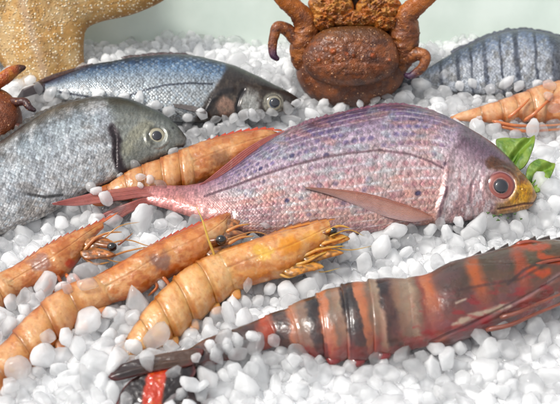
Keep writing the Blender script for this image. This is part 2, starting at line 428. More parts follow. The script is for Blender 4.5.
def dome(name, F, pos, nrm, r, hgt, mat, parent, stops, squash=(1, 1), nr=18, nt=40, lift=0, seed=0):
    """eye dome of radius r cm; stops are colours against radius"""
    n = nrm/np.linalg.norm(nrm); u = np.cross([0, 1, 0], n); u /= np.linalg.norm(u); v = np.cross(n, u)
    rho = np.linspace(0.02, 1, nr); a = np.linspace(0, 2*math.pi, nt, endpoint=False)
    hh = hgt*(np.sqrt(np.maximum(0, 1-rho**2))-.12*(rho > .98))
    X = pos+n*lift*CM+(u*np.cos(a)[:, None]*squash[0]+v*np.sin(a)[:, None]*squash[1])[None]*(rho*r*CM)[:, None, None]+n*(hh*CM)[:, None, None]
    Xb = X[-1:]-n*.1*CM
    X = np.concatenate([X, Xb], 0)
    rr = np.r_[rho, 1.0]
    nzz = (fbm(a[None]*3+seed, rr[:, None]*6, 9)-.5)*.10
    col = ramp(np.clip(rr[:, None]+nzz, 0, 1), stops)
    return add_grid(name, F, X, mat, parent, col, coll=False, capped=True)

def make_eye(F, X, parent, px, py, rpx, stops, pup=.42, look=.5, pst=(0, 0), hgt=.5, squash=(1, 1)):
    pos, n = surf_at(F, X, px, py)
    n = n*(1-look)+F.view*look; n /= np.linalg.norm(n)
    r = rpx/F.pxcm
    e = dome('eye', F, pos, n, r, r*hgt, M_eye, parent, stops, squash, lift=-r*.12)
    u = np.cross([0, 1, 0], n); u /= np.linalg.norm(u); v = np.cross(n, u)
    pp = pos+n*(r*hgt*.82-r*.12)*CM+(u*pst[0]+v*pst[1])*r*CM
    dome('pupil', F, pp, n, r*pup, r*.16, M_pupil, e, [(0, C(12, 12, 16)), (1, C(16, 16, 22))], squash, nr=8, nt=28)
    return e

def fish_body(F, st, k, ns, na, rows, colf, mat, parent, p=1.15, dispf=None, ampf=None, name='body', noff=None):
    X, S, A, H = loft(F, st, k, ns, na, p=p, dispf=dispf, noff=noff)
    per = H*2*math.pi*.75; cell = np.maximum(per, per.max()*.25)/rows
    mid = X.mean(1); ds = np.r_[0, np.linalg.norm(np.diff(mid, axis=0), axis=1)]
    sx = np.cumsum(ds/cell)
    SX = np.repeat(sx[:, None], na, 1); SY = A/(2*math.pi)*rows; fine = 2.1
    px, py = F.pix(X)
    amp = np.ones_like(SX) if ampf is None else ampf(px, py, S, A)
    col = np.clip(colf(px, py, S, A, SX, SY), 0, 1)
    col = np.clip(col*(1+.34*(vnoise(px/1.3+py*.15, py/3.2, 71)-.5)+.26*(vnoise(px/.8, py/.9, 72)-.5))[..., None], 0, 1)
    o = add_grid(name, F, X, mat, parent, col, sc=np.stack([SX*fine, SY*fine, amp], -1))
    return o, X

# ================================================================== SEAFOOD
def surf_n(F, X, pts):
    return [surf_at(F, X, x, y)[0][2]/CM for x, y in pts]
def cellrand(SX, SY, seed=0):
    i = np.floor(SX+SY).astype(int); j = np.floor(SX-SY).astype(int)
    d = np.hypot(SX+SY-i-.5, SX-SY-j-.5)
    return _tab[(i*7+seed*31) % 256, (j*13+i+seed) % 256], d, i-j

# ---------------------------------------------------------------- pink bream, centre
F = Frame(330, 170, 1.5, 10)
T = thing('pink_bream', 'large pink and violet bream with yellow snout across the middle of the ice', 'fish', F)
st = [(134,190,134,197),(146,187,146,203),(158,185.5,157,207),(176,186,173,212),(205,182,205,222),(230,168,232,231),(255,150,258,235),(280,134,285,237),(310,122,315,237),(340,114,345,236),
      (370,108,375,233),(400,105,402,229),(422,109,425,226),(444,116,446,224),(464,126,463,222),(482,137,480,219),(498,149,496,216),(512,163,510,213),(524,176,521,211),(532,187,529,208),(537,196,533,204)]
kk = [.3,.4,.42,.42,.4,.36,.34,.33,.33,.33,.33,.34,.36,.4,.44,.5,.56,.62,.7,.8,.8]
st = [s+(k,) for s, k in zip(st, kk)]
def amp_b(px, py, S, A): return (1-.6*sst(436, 452, px+.25*(py-185))-.3*sst(485, 500, px))*(.25+.75*sst(200, 260, px))
def col_b(px, py, S, A, SX, SY):
    v = np.cos(A)
    c = ramp(v+.25*(fbm(px/22, py/14, 2)-.5), [(-1, C(206,164,152)), (-.55, C(222,182,176)), (-.1, C(226,204,208)), (.3, C(204,182,198)), (.62, C(150,128,156)), (.85, C(100,80,112)), (1, C(70,54,78))])
    tail = 1-sst(165, 250, px); c = mix(c, C(206,134,130), tail*.85)
    fine_row = SY*1.3; row = np.floor(fine_row).astype(int); gx = SX*1.55+.5*(row % 2); gi = np.floor(gx).astype(int)
    d = np.hypot((gx-gi-.5)*.75, (fine_row-row-.5)*1.05); rnd = _tab[(gi*7+3) % 256, (row*13+gi) % 256]
    body = (1-sst(432, 446, px+.25*(py-185)))*sst(190, 260, px)
    dot = 1-sst(.14, .40, d); up = sst(-.35, .3, v); pt = sst(.25, .6, fbm(px/18, py/12, 91)+.1)
    c = mix(c, C(86,76,130), dot*(rnd > .3)*body*up*(.12+.5*pt))
    c = mix(c, C(186,116,124), dot*(rnd > .35)*body*(1-up)*(.08+.42*pt)); c = mix(c, C(120,104,132), dot*(rnd < .14)*body*.6)
    c = mix(c, C(150,120,140), sst(.48, .7, fbm(px/24, py/8, 97))*.35*body)
    ln = np.abs(fine_row-row-.5); c = mix(c, C(244,236,242), sst(.33, .5, ln)*body*(.25+.45*sst(.4, .6, fbm(px/9, py/5, 95))))
    c = mix(c, C(60,55,90), dot*(rnd > .985)*body*.9)
    # warm copper and mint sheen patches
    c = mix(c, C(176,206,206), sst(.56, .75, fbm(px/16, py/9, 6))*.35*body)
    c = mix(c, C(210,140,120), sst(.55, .75, fbm(px/26, py/9, 12))*.35)
    # lateral line
    ll = dpoly(px, py, [(205,196),(236,185),(262,175),(294,165),(325,157),(350,153),(380,150),(410,154),(432,162),(443,168)])
    c = mix(c, C(96,64,74), (1-sst(.5, 1.9, ll))*.75)
    c = mix(c, C(225,205,205), (1-sst(1.6, 3.4, np.abs(ll-2.4)))*.18*body)
    # head : plum nape, silvery lilac cheek
    hd = sst(440, 452, px+.25*(py-185))
    nape = hd*(1-sst(3, 34, dpoly(px, py, [(446,118),(470,128),(492,145),(510,160)])))
    c = mix(c, C(186,156,168), hd*.45); c = mix(c, C(98,76,92), nape*.85)
    n1 = fbm(px/3, py/7, 22)
    c = mix(c, C(226,212,214), hd*sst(.42, .62, n1)*sst(150, 180, py)*(1-.6*sst(490, 510, px))*.85)
    c = mix(c, C(120,92,104), hd*sst(.55, .75, fbm(px/4, py/4, 31))*.45)
    g = dpoly(px, py, [(438,222),(441,206),(446,192),(448,176),(447,162),(452,150),(464,139)])
    wv = 1-sst(.6, 3.0, g); c = mix(c, C(84,54,66), wv*np.where(py > 186, .8, .22)*(.6+.8*(fbm(px/4, py/4, 83)-.3)))
    c = mix(c, C(232,222,222), (1-sst(2.5, 6, np.abs(g-6)))*hd*sst(150, 180, py)*.4)
    g2 = dpoly(px, py, [(474,216),(470,200),(472,184),(478,172)]); c = mix(c, C(120,92,98), (1-sst(.4, 2.2, g2))*.45)
    # yellow snout and brown mask
    yl = sst(500, 520, px+.45*(py-185)+5*(fbm(px/5, py/5, 4)-.5)*2)*sst(480, 508, px)
    c = mix(c, C(222,164,58), yl*.92)
    c = mix(c, C(92,54,30), (1-sst(3, 9, dpoly(px, py, [(492,163),(503,167),(513,173),(520,178)])+4*(fbm(px/3, py/3, 8)-.5)))*.85)
    c = mix(c, C(232,190,120), sst(.5, .7, fbm(px/3, py/3, 18))*yl*.5); c = mix(c, C(150,88,44), sst(.5, .66, fbm(px/4, py/4, 28))*yl*.55); c = mix(c, C(206,160,130), yl*sst(199, 207, py)*.6)
    c = mix(c, C(196,150,130), sst(524, 534, px)*sst(192, 200, py)*.6)
    mo = dpoly(px, py, [(536,203),(524,204),(510,207),(498,209)]); c = mix(c, C(96,58,48), (1-sst(.3, 1.6, mo))*.7)
    eye = np.hypot(px-500, py-186); c = mix(c, C(205,170,165), (1-sst(15, 19, eye))*.6)
    return c
def disp_b(S, A, px, py):
    g = dpoly(px, py, [(438,222),(441,206),(446,192),(448,176),(447,162),(452,150),(464,139)])
    side = px+.25*(py-185) > 441
    d = np.where(side, .10*(1-sst(0, 7, g)), -.08*(1-sst(0, 3, g)))
    mo = dpoly(px, py, [(536,203),(524,204),(510,207),(498,209)]); d = d-.07*(1-sst(0, 2, mo))
    ll = dpoly(px, py, [(205,196),(236,185),(262,175),(294,165),(325,157),(350,153),(380,150),(410,154),(432,162),(443,168)])
    d = d-.03*(1-sst(0, 2.5, ll))
    g2 = dpoly(px, py, [(474,216),(470,200),(472,184),(478,172)]); d = d-.04*(1-sst(0, 3, g2))
    eye = np.hypot(px-500, py-186); d = d-.12*(1-sst(9, 16, eye))+.07*(1-sst(0, 4, np.abs(eye-17)))
    n = np.hypot(px-521, py-189); d = d-.08*(1-sst(0, 2, n))
    return d+.10*(fbm(px/30, py/22, 3)-.5)+.05*(fbm(px/8, py/6, 13)-.5)
M_bream = fish_mat('pink_bream_skin', .36, .3, .38, speck=.14, edge=.22, coat=.3)
_, XB = fish_body(F, st, .33, 640, 340, 30, col_b, M_bream, T, dispf=disp_b, ampf=amp_b)
make_eye(F, XB, T, 500, 186, 15.5, [(0, C(40,28,34)), (.42, C(70,44,48)), (.47, C(190,150,140)), (.52, C(150,74,62)), (.72, C(176,96,82)), (.86, C(120,60,60)), (.93, C(206,160,165)), (1, C(150,110,120))], .46, .55, (.03, -.05), .36)
def col_fin_pink(px, py, t, w, r):
    c = mix(C(214,128,120), C(176,74,78), 1-r); return mix(c, C(226,176,160), sst(.5, .8, fbm(px/4, py/4, 2))*.5)
sheet('dorsal_fin', F, [(206,184),(222,178),(238,169),(256,154),(272,142),(286,133)], [(196,187),(206,180),(222,167),(242,151),(264,138),(284,130)], M_fin, T, col_fin_pink, .3, [.35,.6,.5,.2], nt=120, nw=20, ridges=13, axis='w', ridge=.05, thick=.06)
sheet('dorsal_fin', F, [(284,134),(310,124),(340,116),(370,110),(400,107),(424,111),(444,118)], [(285,130),(310,119),(340,112),(370,105.5),(400,103),(424,107),(444,115)], M_fin, T, lambda px, py, t, w, r: mix(C(120,80,110), C(170,110,130), r), .25, .1, nt=160, nw=8, ridges=40, axis='t', ridge=.05, thick=.08, jag=.5)
def col_tail(px, py, t, w, r):
    c = mix(C(222,140,128), C(168,62,68), (1-r)*.8); return mix(c, C(184,70,66), sst(.75, 1, t)*.5)
sheet('tail_fin', F, [(166,189),(146,186),(122,188),(96,192),(71,198),(52,203)], [(166,197),(146,197),(124,200),(101,203),(76,206),(53,205)], M_fin, T, col_tail, [.1,.2,.2], [.15,.3,.2], nt=120, nw=40, ridges=9, axis='w', ridge=.06, thick=.12, coll=True)
sheet('tail_fin', F, [(166,195),(148,196),(130,202),(112,209),(96,217)], [(166,206),(148,205),(130,213),(114,222),(98,224)], M_fin, T, col_tail, [.1,.1,-.3], [.0,-.1,-.6], nt=100, nw=40, ridges=9, axis='w', ridge=.06, thick=.12)
pa = [(432,216),(416,208),(392,200),(360,192),(330,188.5),(305,187)]; pb = [(431,219),(416,222),(394,219),(364,209),(332,196),(305,188.3)]
na_ = [x+.08 for x in surf_n(F, XB, pa)]; nb_ = [x+.08 for x in surf_n(F, XB, [(x, min(y, 216)) for x, y in pb])]
def col_pect(px, py, t, w, r):
    c = mix(C(228,176,160), C(196,124,106), (1-r)*.5); c = mix(c, C(222,190,190), sst(.4, 1, w)*.8); return mix(c, C(170,84,60), (1-sst(0, .3, w))*.6)
sheet('pectoral_fin', F, pa, pb, M_fin, T, col_pect, na_, nb_, nt=110, nw=50, ridges=12, axis='w', ridge=.05, thick=.06)

# ---------------------------------------------------------------- sea bass, upper left
F = Frame(190, 88, 1.3, 12)
T = thing('sea_bass', 'slender steel blue sea bass with dark head, stretched behind the other fish below the starfish', 'fish', F)
st = [(38,84,36,93),(58,77,58,98),(85,67,85,105),(118,60,116,113),(150,56,150,119),(185,55,184,122),(210,59,208,122),(235,66,232,120),(258,76,254,117),(278,86,274,113),(292,94,289,109),(301,100,300,105)]
kk = [.4,.42,.45,.46,.46,.46,.46,.48,.5,.55,.62,.6]
st = [s+(k,) for s, k in zip(st, kk)]
def hdx(px, py): return px-.45*(100-py)*(-1)*0+.38*(py-90)
def amp_s(px, py, S, A): return 1-sst(208, 216, px+.5*(py-92))
def col_s(px, py, S, A, SX, SY):
    v = np.cos(A)
    c = ramp(v+.15*(fbm(px/20, py/12, 4)-.5), [(-1, C(204,206,204)), (-.2, C(198,206,212)), (.2, C(146,174,204)), (.5, C(78,108,148)), (.75, C(44,54,76)), (1, C(32,32,42))])
    rnd, d, row = cellrand(SX, SY, 2)
    wob = 5*(fbm(px/6, py/6, 77)-.5); body = 1-sst(209, 215, px+.6*(py-92)+wob)
    dot = 1-sst(.2, .45, d)
    c = mix(c, C(214,228,240), dot*(rnd > .3)*body*.6*sst(1, .5, v))
    c = mix(c, C(50,36,48), (1-sst(40, 82, px))*.7*sst(-.2, .4, v))
    ll = dpoly(px, py, [(60,92),(90,97),(125,97),(145,90),(165,85),(190,83),(212,84)])
    c = mix(c, C(60,64,76), (1-sst(.4, 1.5, ll))*.8)
    hd = sst(209, 215, px+.6*(py-92)+wob); c = mix(c, C(58,48,42), hd*.92)
    c = mix(c, C(36,34,34), hd*sst(.3, .8, v)*.8)
    sil = (1-sst(6, 12, np.hypot((px-249)*.9, (py-103)*.7)+6*(fbm(px/4, py/4, 5)-.5))); c = mix(c, C(206,206,200), sil*.9)
    cop = (1-sst(5, 12, np.hypot((px-226), (py-106)*.9)+8*(fbm(px/4, py/5, 15)-.5))); c = mix(c, C(178,142,124), cop*.8)
    for ln in ([(204,114),(212,100),(221,92),(232,90)], [(238,118),(237,106),(240,96),(244,90)]):
        c = mix(c, C(30,26,28), (1-sst(1, 4, dpoly(px, py, ln)))*.8)
    c = mix(c, C(200,196,180), (1-sst(9, 12, np.hypot(px-273, py-103)))*.75)
    return mix(c, C(120,110,95), sst(.55, .75, fbm(px/5, py/4, 44))*hd*.4)
def disp_s(S, A, px, py):
    d = -.08*(1-sst(0, 3, dpoly(px, py, [(238,118),(237,106),(240,96),(244,90)])))
    g = dpoly(px, py, [(204,114),(212,100),(221,92),(232,90)]); d += np.where(px+.5*(py-92) > 214, .08*(1-sst(0, 6, g)), -.06*(1-sst(0, 3, g)))
    return d+.08*(fbm(px/20, py/16, 3)-.5)
M_bass = fish_mat('sea_bass_skin', .30, .45, .4, speck=.14, edge=.6, coat=.3)
_, XS = fish_body(F, st, .46, 460, 260, 26, col_s, M_bass, T, dispf=disp_s, ampf=amp_s)
make_eye(F, XS, T, 274, 103, 8.5, [(0, C(20,30,50)), (.45, C(40,60,90)), (.56, C(60,66,76)), (.62, C(196,188,164)), (.8, C(166,158,138)), (.93, C(90,84,74)), (1, C(50,44,40))], .56, .45, (.1, .05), .3)
colk = lambda a, b: (lambda px, py, t, w, r: mix(a, b, r))
sheet('tail_fin', F, [(46,84),(38,84),(30,86),(22,89)], [(46,92),(36,94),(26,97),(16,99)], M_fin, T, colk(C(40,28,36), C(92,62,70)), .2, .1, nt=60, nw=40, ridges=12, axis='w', ridge=.05, thick=.08)
sheet('dorsal_fin', F, [(48,82),(62,77),(80,71),(96,66)], [(32,84),(48,76),(70,69),(92,63)], M_fin, T, colk(C(46,24,30), C(86,46,54)), .2, .3, nt=90, nw=20, ridges=14, axis='t', ridge=.05, thick=.06)
sheet('dorsal_fin', F, [(124,60),(150,57),(180,56),(206,60)], [(120,57),(148,53),(180,52.5),(205,57.5)], M_fin, T, colk(C(50,34,40), C(96,66,70)), .1, .1, nt=90, nw=10, ridges=14, axis='t', ridge=.05, thick=.06, jag=.5)
q = surf_n(F, XS, [(183,108)])[0]
sheet('pectoral_fin', F, [(206,110),(190,105),(173,103.5)], [(206,114),(191,111),(174,107)], M_fin, T, colk(C(50,44,46), C(110,96,92)), q+.1, q+.15, nt=50, nw=20, ridges=6, axis='w', ridge=.04, thick=.05)

# ---------------------------------------------------------------- grey bream, left edge
F = Frame(95, 145, 1.5, 10)
T = thing('silver_bream', 'silver grey bream with dark blunt head, running off the left edge of the picture', 'fish', F)
st = [(-190,240,-176,262),(-160,222,-145,258),(-120,195,-100,256),(-75,172,-55,251),(-35,156,-12,240),(0,141,24,226),(33,119,62,208),(56,107,84,195),(80,100,104,185),(107,97,121,178),(132,100,136,170),(152,108,150,164),(168,117,163,158),(179,127,174,153),(187,138,184,147)]
kk = [.45,.4,.38,.36,.35,.34,.34,.34,.35,.37,.4,.46,.52,.6,.6]
st = [s+(k,) for s, k in zip(st, kk)]
gl = [(112,128),(117,140),(116,154),(120,168),(128,178)]
def amp_g(px, py, S, A): return 1-.9*sst(112, 122, px)
def col_g(px, py, S, A, SX, SY):
    v = np.cos(A)
    c = ramp(v+.35*(fbm(px/26, py/14, 5)-.5), [(-1, C(196,192,188)), (-.4, C(212,214,216)), (.1, C(214,222,226)), (.35, C(184,194,200)), (.6, C(120,128,132)), (.85, C(70,72,68)), (1, C(48,48,46))])
    rnd, d, row = cellrand(SX, SY, 3)
    hw = px-.10*(py-130)+6*(fbm(px/8, py/8, 41)-.5)-5*np.cos((py-135)/28); body = 1-sst(103, 117, hw); dot = 1-sst(.2, .46, d)
    c = mix(c, C(226,234,240), dot*(rnd > .5)*body*.75*sst(.95, .4, v)*sst(.35, .6, fbm(px/14, py/14, 15)+.15))
    c = mix(c, C(250,252,255), sst(.5, .68, fbm(px/9, py/22, 50)+.1*v)*.6*body*sst(.95, .5, v)); c = mix(c, C(96,100,108), sst(.5, .7, fbm(px/10, py/20, 60))*.3*body)  # silvery sheen painted into the skin colour as bright and dark streaks
    c = mix(c, C(74,76,82), dot*(rnd < .15)*body*.25)
    c = mix(c, C(96,98,98), (row % 4 == 0)*body*.22)
    c = mix(c, C(110,96,84), sst(.55, .78, fbm(px/30, py/12, 7))*.3)
    hd = sst(104, 118, hw); c = mix(c, C(118,120,112), hd*.8); c = mix(c, C(190,192,186), hd*sst(.35, .75, fbm(px/16, py/10, 61))*sst(.5, -.3, v)*.6); c = mix(c, C(58,60,54), hd*sst(.1, .8, v)*.85); c = mix(c, C(56,54,56), (1-sst(.8, 2, np.hypot(px-173, py-128)))*.8)
    c = mix(c, C(176,172,150), (1-sst(3, 9, dpoly(px, py, [(124,150),(134,136),(146,126)])+6*(fbm(px/4, py/4, 5)-.5)))*.55*hd)
    c = mix(c, C(150,146,128), hd*sst(.52, .7, fbm(px/9, py/5, 25))*.25)
    c = mix(c, C(40,28,32), (1-sst(2, 6.5, dpoly(px, py, gl)+3*(fbm(px/3, py/3, 9)-.5)))*.9)
    c = mix(c, C(60,58,58), (1-sst(.6, 2.2, dpoly(px, py, [(28,194),(45,197),(62,195)])))*.8)
    c = mix(c, C(120,116,112), hd*sst(176, 186, px)*.6)
    c = mix(c, C(60,54,56), (1-sst(.4, 1.6, dpoly(px, py, [(187,146),(178,147),(169,151)])))*.7)
    return c
def disp_g(S, A, px, py):
    g = dpoly(px, py, gl); d = np.where(px > 117, .08*(1-sst(0, 7, g)), -.05*(1-sst(0, 4, g)))
    e = np.hypot(px-157, py-136); d += -.08*(1-sst(6, 10, e))+.06*(1-sst(0, 3, np.abs(e-11)))
    return d+.09*(fbm(px/26, py/22, 3)-.5)-.06*(1-sst(0, 2, dpoly(px, py, [(187,146),(178,147),(169,151)])))
M_gilt = fish_mat('silver_bream_skin', .32, .45, .35, speck=.16, edge=.22, coat=.3)
_, XG = fish_body(F, st, .35, 560, 320, 34, col_g, M_gilt, T, dispf=disp_g, ampf=amp_g)
make_eye(F, XG, T, 157, 136, 9.2, [(0, C(16,24,40)), (.42, C(36,50,70)), (.5, C(90,94,96)), (.58, C(204,196,168)), (.8, C(190,182,158)), (.9, C(130,118,92)), (1, C(80,74,62))], .54, .45, (0, 0), .3)
sheet('dorsal_fin', F, [(-20,152),(10,138),(33,121),(56,109),(80,102),(104,99)], [(-24,148),(6,133),(30,117),(54,105.5),(79,98.5),(104,96)], M_fin, T, colk(C(44,44,44), C(96,94,90)), .2, .1, nt=120, nw=10, ridges=26, axis='t', ridge=.05, thick=.06, jag=.5)
sheet('tail_fin', F, [(-186,240),(-205,238),(-225,232),(-246,222)], [(-176,260),(-192,272),(-208,284),(-226,298)], M_fin, T, colk(C(60,58,58), C(120,116,110)), .2, .2, nt=60, nw=50, ridges=16, axis='w', ridge=.05, thick=.08)

# ---------------------------------------------------------------- striped bream, upper right
F = Frame(500, 58, 1.2, 12)
T = thing('banded_bream', 'small blue grey bream with dark vertical bands, half sunk in ice at the upper right', 'fish', F)
st = [(418,74,420,82),(434,64,436,88),(452,53,455,92),(472,43,475,94),(495,34,498,95),(517,30,520,95),(540,32,543,95),(562,38,562,94),(584,47,582,92),(604,58,600,88),(622,70,618,83),(628,75,626,80)]
st = [s+(.36+.02*max(0, i-7),) for i, s in enumerate(st)]
def col_z(px, py, S, A, SX, SY):
    v = np.cos(A)
    c = ramp(v+.2*(fbm(px/20, py/12, 8)-.5), [(-1, C(200,206,214)), (-.2, C(214,218,226)), (.3, C(170,182,202)), (.7, C(106,120,150)), (1, C(60,64,76))])
    rnd, d, row = cellrand(SX, SY, 5); dot = 1-sst(.2, .46, d)
    c = mix(c, C(222,226,230), dot*(rnd > .35)*.7*sst(.9, .4, v))
    c = mix(c, C(110,104,92), sst(.5, .7, fbm(px/6, py/8, 3))*.4)
    for x, wd in ((440,1.6),(457,2.0),(471,1.2),(485,2.4),(501,1.2),(517,2.6),(536,1.4),(556,5),(590,6)):
        b = 1-sst(wd*.4, wd*1.5, np.abs(px-x-.08*(py-60)+3*(fbm(py/8, px/30, x)-.5))); c = mix(c, C(50,56,72), b*.7*(.4+.8*fbm(px/5, py/5, 66)))
    c = mix(c, C(84,82,84), sst(552, 562, px)*.6)
    return c
M_band = fish_mat('banded_bream_skin', .34, .4, .4, speck=.2, edge=.35, coat=.3)
_, XZ = fish_body(F, st, .36, 300, 220, 26, col_z, M_band, T, dispf=lambda S, A, px, py: .07*(fbm(px/20, py/16, 3)-.5))
make_eye(F, XZ, T, 600, 66, 6, [(0, C(20,30,50)), (.5, C(214,206,184)), (.9, C(110,104,94)), (1, C(70,64,58))], .5, .5)
sheet('dorsal_fin', F, [(452,55),(472,45),(495,36),(517,32),(540,34),(560,39)], [(450,51),(471,41),(494,31.5),(517,27.5),(541,29.5),(561,35)], M_fin, T, colk(C(50,54,70), C(96,100,120)), .1, .1, nt=100, nw=10, ridges=20, axis='t', ridge=.05, thick=.06, jag=.5)
sheet('tail_fin', F, [(424,76),(412,76),(400,74),(388,72)], [(424,80),(412,84),(400,88),(390,92)], M_fin, T, colk(C(50,54,66), C(96,98,110)), 0, -.3, nt=50, nw=30, ridges=12, axis='w', ridge=.05, thick=.08)

# ---------------------------------------------------------------- prawns
def split_ts(st, idx):
    p = np.array(st, float)[:, :4]; m = (p[:, :2]+p[:, 2:4])/2
    d = np.r_[0, np.cumsum(np.linalg.norm(np.diff(m, axis=0), axis=1))]; d /= d[-1]
    return [float(np.interp(i, range(len(d)), d)) for i in idx]
def prawn_body(T, F, st, idx, k, colf, mat, ns=46, na=84, p=1.0, step=.10, name_last='carapace', dispf=None):
    ts = split_ts(st, idx); out = []
    for i in range(len(ts)-1):
        last = i == len(ts)-2
        a, b = ts[i], ts[i+1]; ov = (b-a)*.14 if i else 0
        def mult(x, i=i, last=last):
            m = 1+step*(.5-x)*(.6 if last else 1)+(0 if last else .012*np.sin(math.pi*x))
            if i: m = m*(1-.10*(1-sst(0, .05, x)))
            m = m*(1-.02*np.exp(-((x-.16)/.05)**2)*(0 if last else 1))
            return m
        nn = ns*(3 if last else 1)
        dd = (lambda S, A, px, py: dispf(S, A, px, py, last)) if dispf else (lambda S, A, px, py: (.13 if last else .07)*(fbm(px/11, py/9, 3)-.5)+.03*(fbm(px/3, py/3, 13)-.5)-(.05*(1-sst(0, .05, np.abs(np.cos(A)+.25-.5*(S-.6))))+.04*(1-sst(0, .04, np.abs(np.cos(A)-.55))) if last else 0))
        X, S, A, H = loft(F, st, k, nn, na*(2 if last else 1), p=p, t0=a-ov, t1=b, mult=mult, dispf=dd, lobe=0 if last else .06)
        px, py = F.pix(X); xl = np.repeat(np.linspace(0, 1, nn)[:, None], X.shape[1], 1)
        c = colf(px, py, np.cos(A), xl, i, last)
        add_grid(name_last if last else 'abdomen_segment', F, X, mat, T, np.clip(c, 0, 1), coll=True, steps=4 if last else 6)
        out.append(X)
    return out
def orange_col(base, edge, dark, spot=None, sw=.5, bright=1):
    def f(px, py, v, xl, i, last):
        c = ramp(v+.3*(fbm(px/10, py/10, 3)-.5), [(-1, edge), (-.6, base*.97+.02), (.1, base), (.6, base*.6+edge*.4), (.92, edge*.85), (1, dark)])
        if not last:
            c = mix(c, edge*.62, (1-sst(0, .16, xl))*.6); c = mix(c, C(250,226,196), np.exp(-((xl-.27)/.07)**2)*.4); c = mix(c, edge*.9, sst(.5, .66, fbm(px/6, py/6, 37))*.4)  # darker hind-edge band, plus a pale highlight painted across each segment
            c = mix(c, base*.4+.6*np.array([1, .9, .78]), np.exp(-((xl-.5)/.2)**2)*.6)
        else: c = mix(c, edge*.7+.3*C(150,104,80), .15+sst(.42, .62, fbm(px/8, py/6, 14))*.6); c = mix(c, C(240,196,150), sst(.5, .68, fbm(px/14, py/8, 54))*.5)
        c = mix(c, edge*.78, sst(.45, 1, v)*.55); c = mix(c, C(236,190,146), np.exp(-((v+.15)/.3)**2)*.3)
        c = mix(c, edge*.7, sst(.72, .85, vnoise(px/1.1, py/1.1, 63))*.10)
        c = mix(c, C(236,214,184), sst(.6, .8, fbm(px/5, py/5, 21))*.3)
        c = mix(c, dark, sst(.62, .8, fbm(px/3, py/3, 27))*.25)
        if spot is not None and last:
            for (sx, sy, sr, sc_, am) in spot:
                dd = np.hypot((px-sx)*.8, py-sy)+sr*.9*(fbm(px/6, py/6, 33)-.5); c = mix(c, sc_, (1-sst(sr*.4, sr, dd))*am)
        return c
    return f
def head_bits(T, F, scales, whisk, col):
    for ol in scales:
        pillow('antennal_scale', F, ol, M_prawn, T, lambda px, py, r, a: mix(col+0*px[..., None], col*.6, sst(.3, .7, fbm(px/3, py/2, 6))), .12, .10, .25, nr=14, nt=60, coll=False, dispf=lambda px, py, r, a: .06*(fbm(px/4, py/3, 5)-.5))
    for w in whisk: antenna(T, F, w, col*.92, .045, 'antenna', .012)
def black_eye(T, F, px, py, rpx, n=.5, stalk=None):
    rpx *= .86
    if stalk is not None: tube('eye_stalk', F, [stalk[:2]+(stalk[2], rpx/F.pxcm*.6), (px, py, n, rpx/F.pxcm*.5)], M_prawn, T, C(150,96,60))
    pos = F.loc(px, py, n); r = rpx/F.pxcm*CM
    u = np.linspace(0.02, math.pi-.02, 24); a = np.linspace(0, 2*math.pi, 32, endpoint=False)
    X = np.stack([np.sin(u)[:, None]*np.cos(a)*1.05, np.sin(u)[:, None]*np.sin(a)*.92, np.cos(u)[:, None]+0*a], -1)*r+pos
    add_grid('eye', F, X, M_eye, T, mix(C(22,18,18)+0*X, C(70,60,52), sst(.45, .8, fbm(X[..., 0]*900, X[..., 1]*900, 4))*.7), coll=False)
def rostrum(T, F, lo, hi, colA, colB, teeth, amp, n=.0, thick=.16, mat=None):
    sheet('rostrum', F, lo, hi, mat or M_prawn, T, lambda px, py, t, w, r: mix(colA+0*px[..., None], colB, sst(.3, 1, w)), n, n, nt=max(120, teeth*14), nw=16, ridges=1, axis='w', ridge=.04, thick=thick, teeth=teeth, teeth_amp=amp)
def antenna(T, F, pts, col, r0=.05, name='antenna', r1=.02):
    n = len(pts)
    tube(name, F, [(x, y, z, r0+(r1-r0)*i/(n-1)) for i, (x, y, z) in enumerate(pts)], M_prawn, T, col, na=8)

OR_B, OR_E, OR_D = C(220,156,98), C(200,106,52), C(150,66,34)

# prawn at left edge
F = Frame(40, 268, .75, 14)
T = thing('raw_prawn', 'orange raw prawn cut off by the left edge, with a long saw-toothed snout spine', 'prawn', F, 'raw orange prawns on the ice')
st = [(-84,340,-64,362),(-56,320,-38,346),(-32,298,-16,325),(-14,283,2,309),(8,269,22,293),(30,257,42,283),(46,246,56,280),(62,237,72,269),(76,231,83,255),(90,226,92,240),(103,220.5,104,228),(114,215,115,218)]
prawn_body(T, F, st, [0,.8,1.6,2.5,3.3,4,10], .75, orange_col(OR_B, OR_E, OR_D, [(40,262,12,C(146,104,96),.7),(70,264,6,C(206,70,36),.8),(62,248,9,C(190,110,60),.5)]), M_prawn)
rostrum(T, F, [(24,264),(44,252),(62,243),(82,234),(100,225),(118,213)], [(22,261),(44,247),(62,237),(82,229),(100,221),(118,212.5)], C(206,122,72), C(172,66,44), 14, 2.2)
black_eye(T, F, 112, 247, 5.6, .35, (90,243,.2))
antenna(T, F, [(118,245,.4),(126,239,.5),(133,233,.55)], C(120,74,52), .07, 'antenna', .02)
for pts in ([(86,252,.2),(104,258,.15),(124,252,.1),(146,247,.1)], [(84,250,.3),(96,238,.5),(108,233,.5),(122,232,.4)], [(82,256,.1),(94,264,0),(110,262,-.1)]): antenna(T, F, pts, C(206,142,96), .10, 'feeler', .03)
head_bits(T, F, [[(82,243),(92,237),(104,237),(114,243),(104,246),(90,249)],[(80,252),(92,248),(106,250),(116,255),(102,258),(84,259)]], [[(100,247,.3),(128,240,.3),(150,246,.1),(176,240,.0)],[(96,254,.2),(118,262,.0),(140,258,.0)],[(104,238,.4),(120,226,.7),(140,222,.5)]], C(214,142,88))
for x in (46, 56, 66, 74): antenna(T, F, [(x,274,.1),(x+5,284,0),(x-4,293,-.3)], C(204,110,66), .12, 'leg', .05)
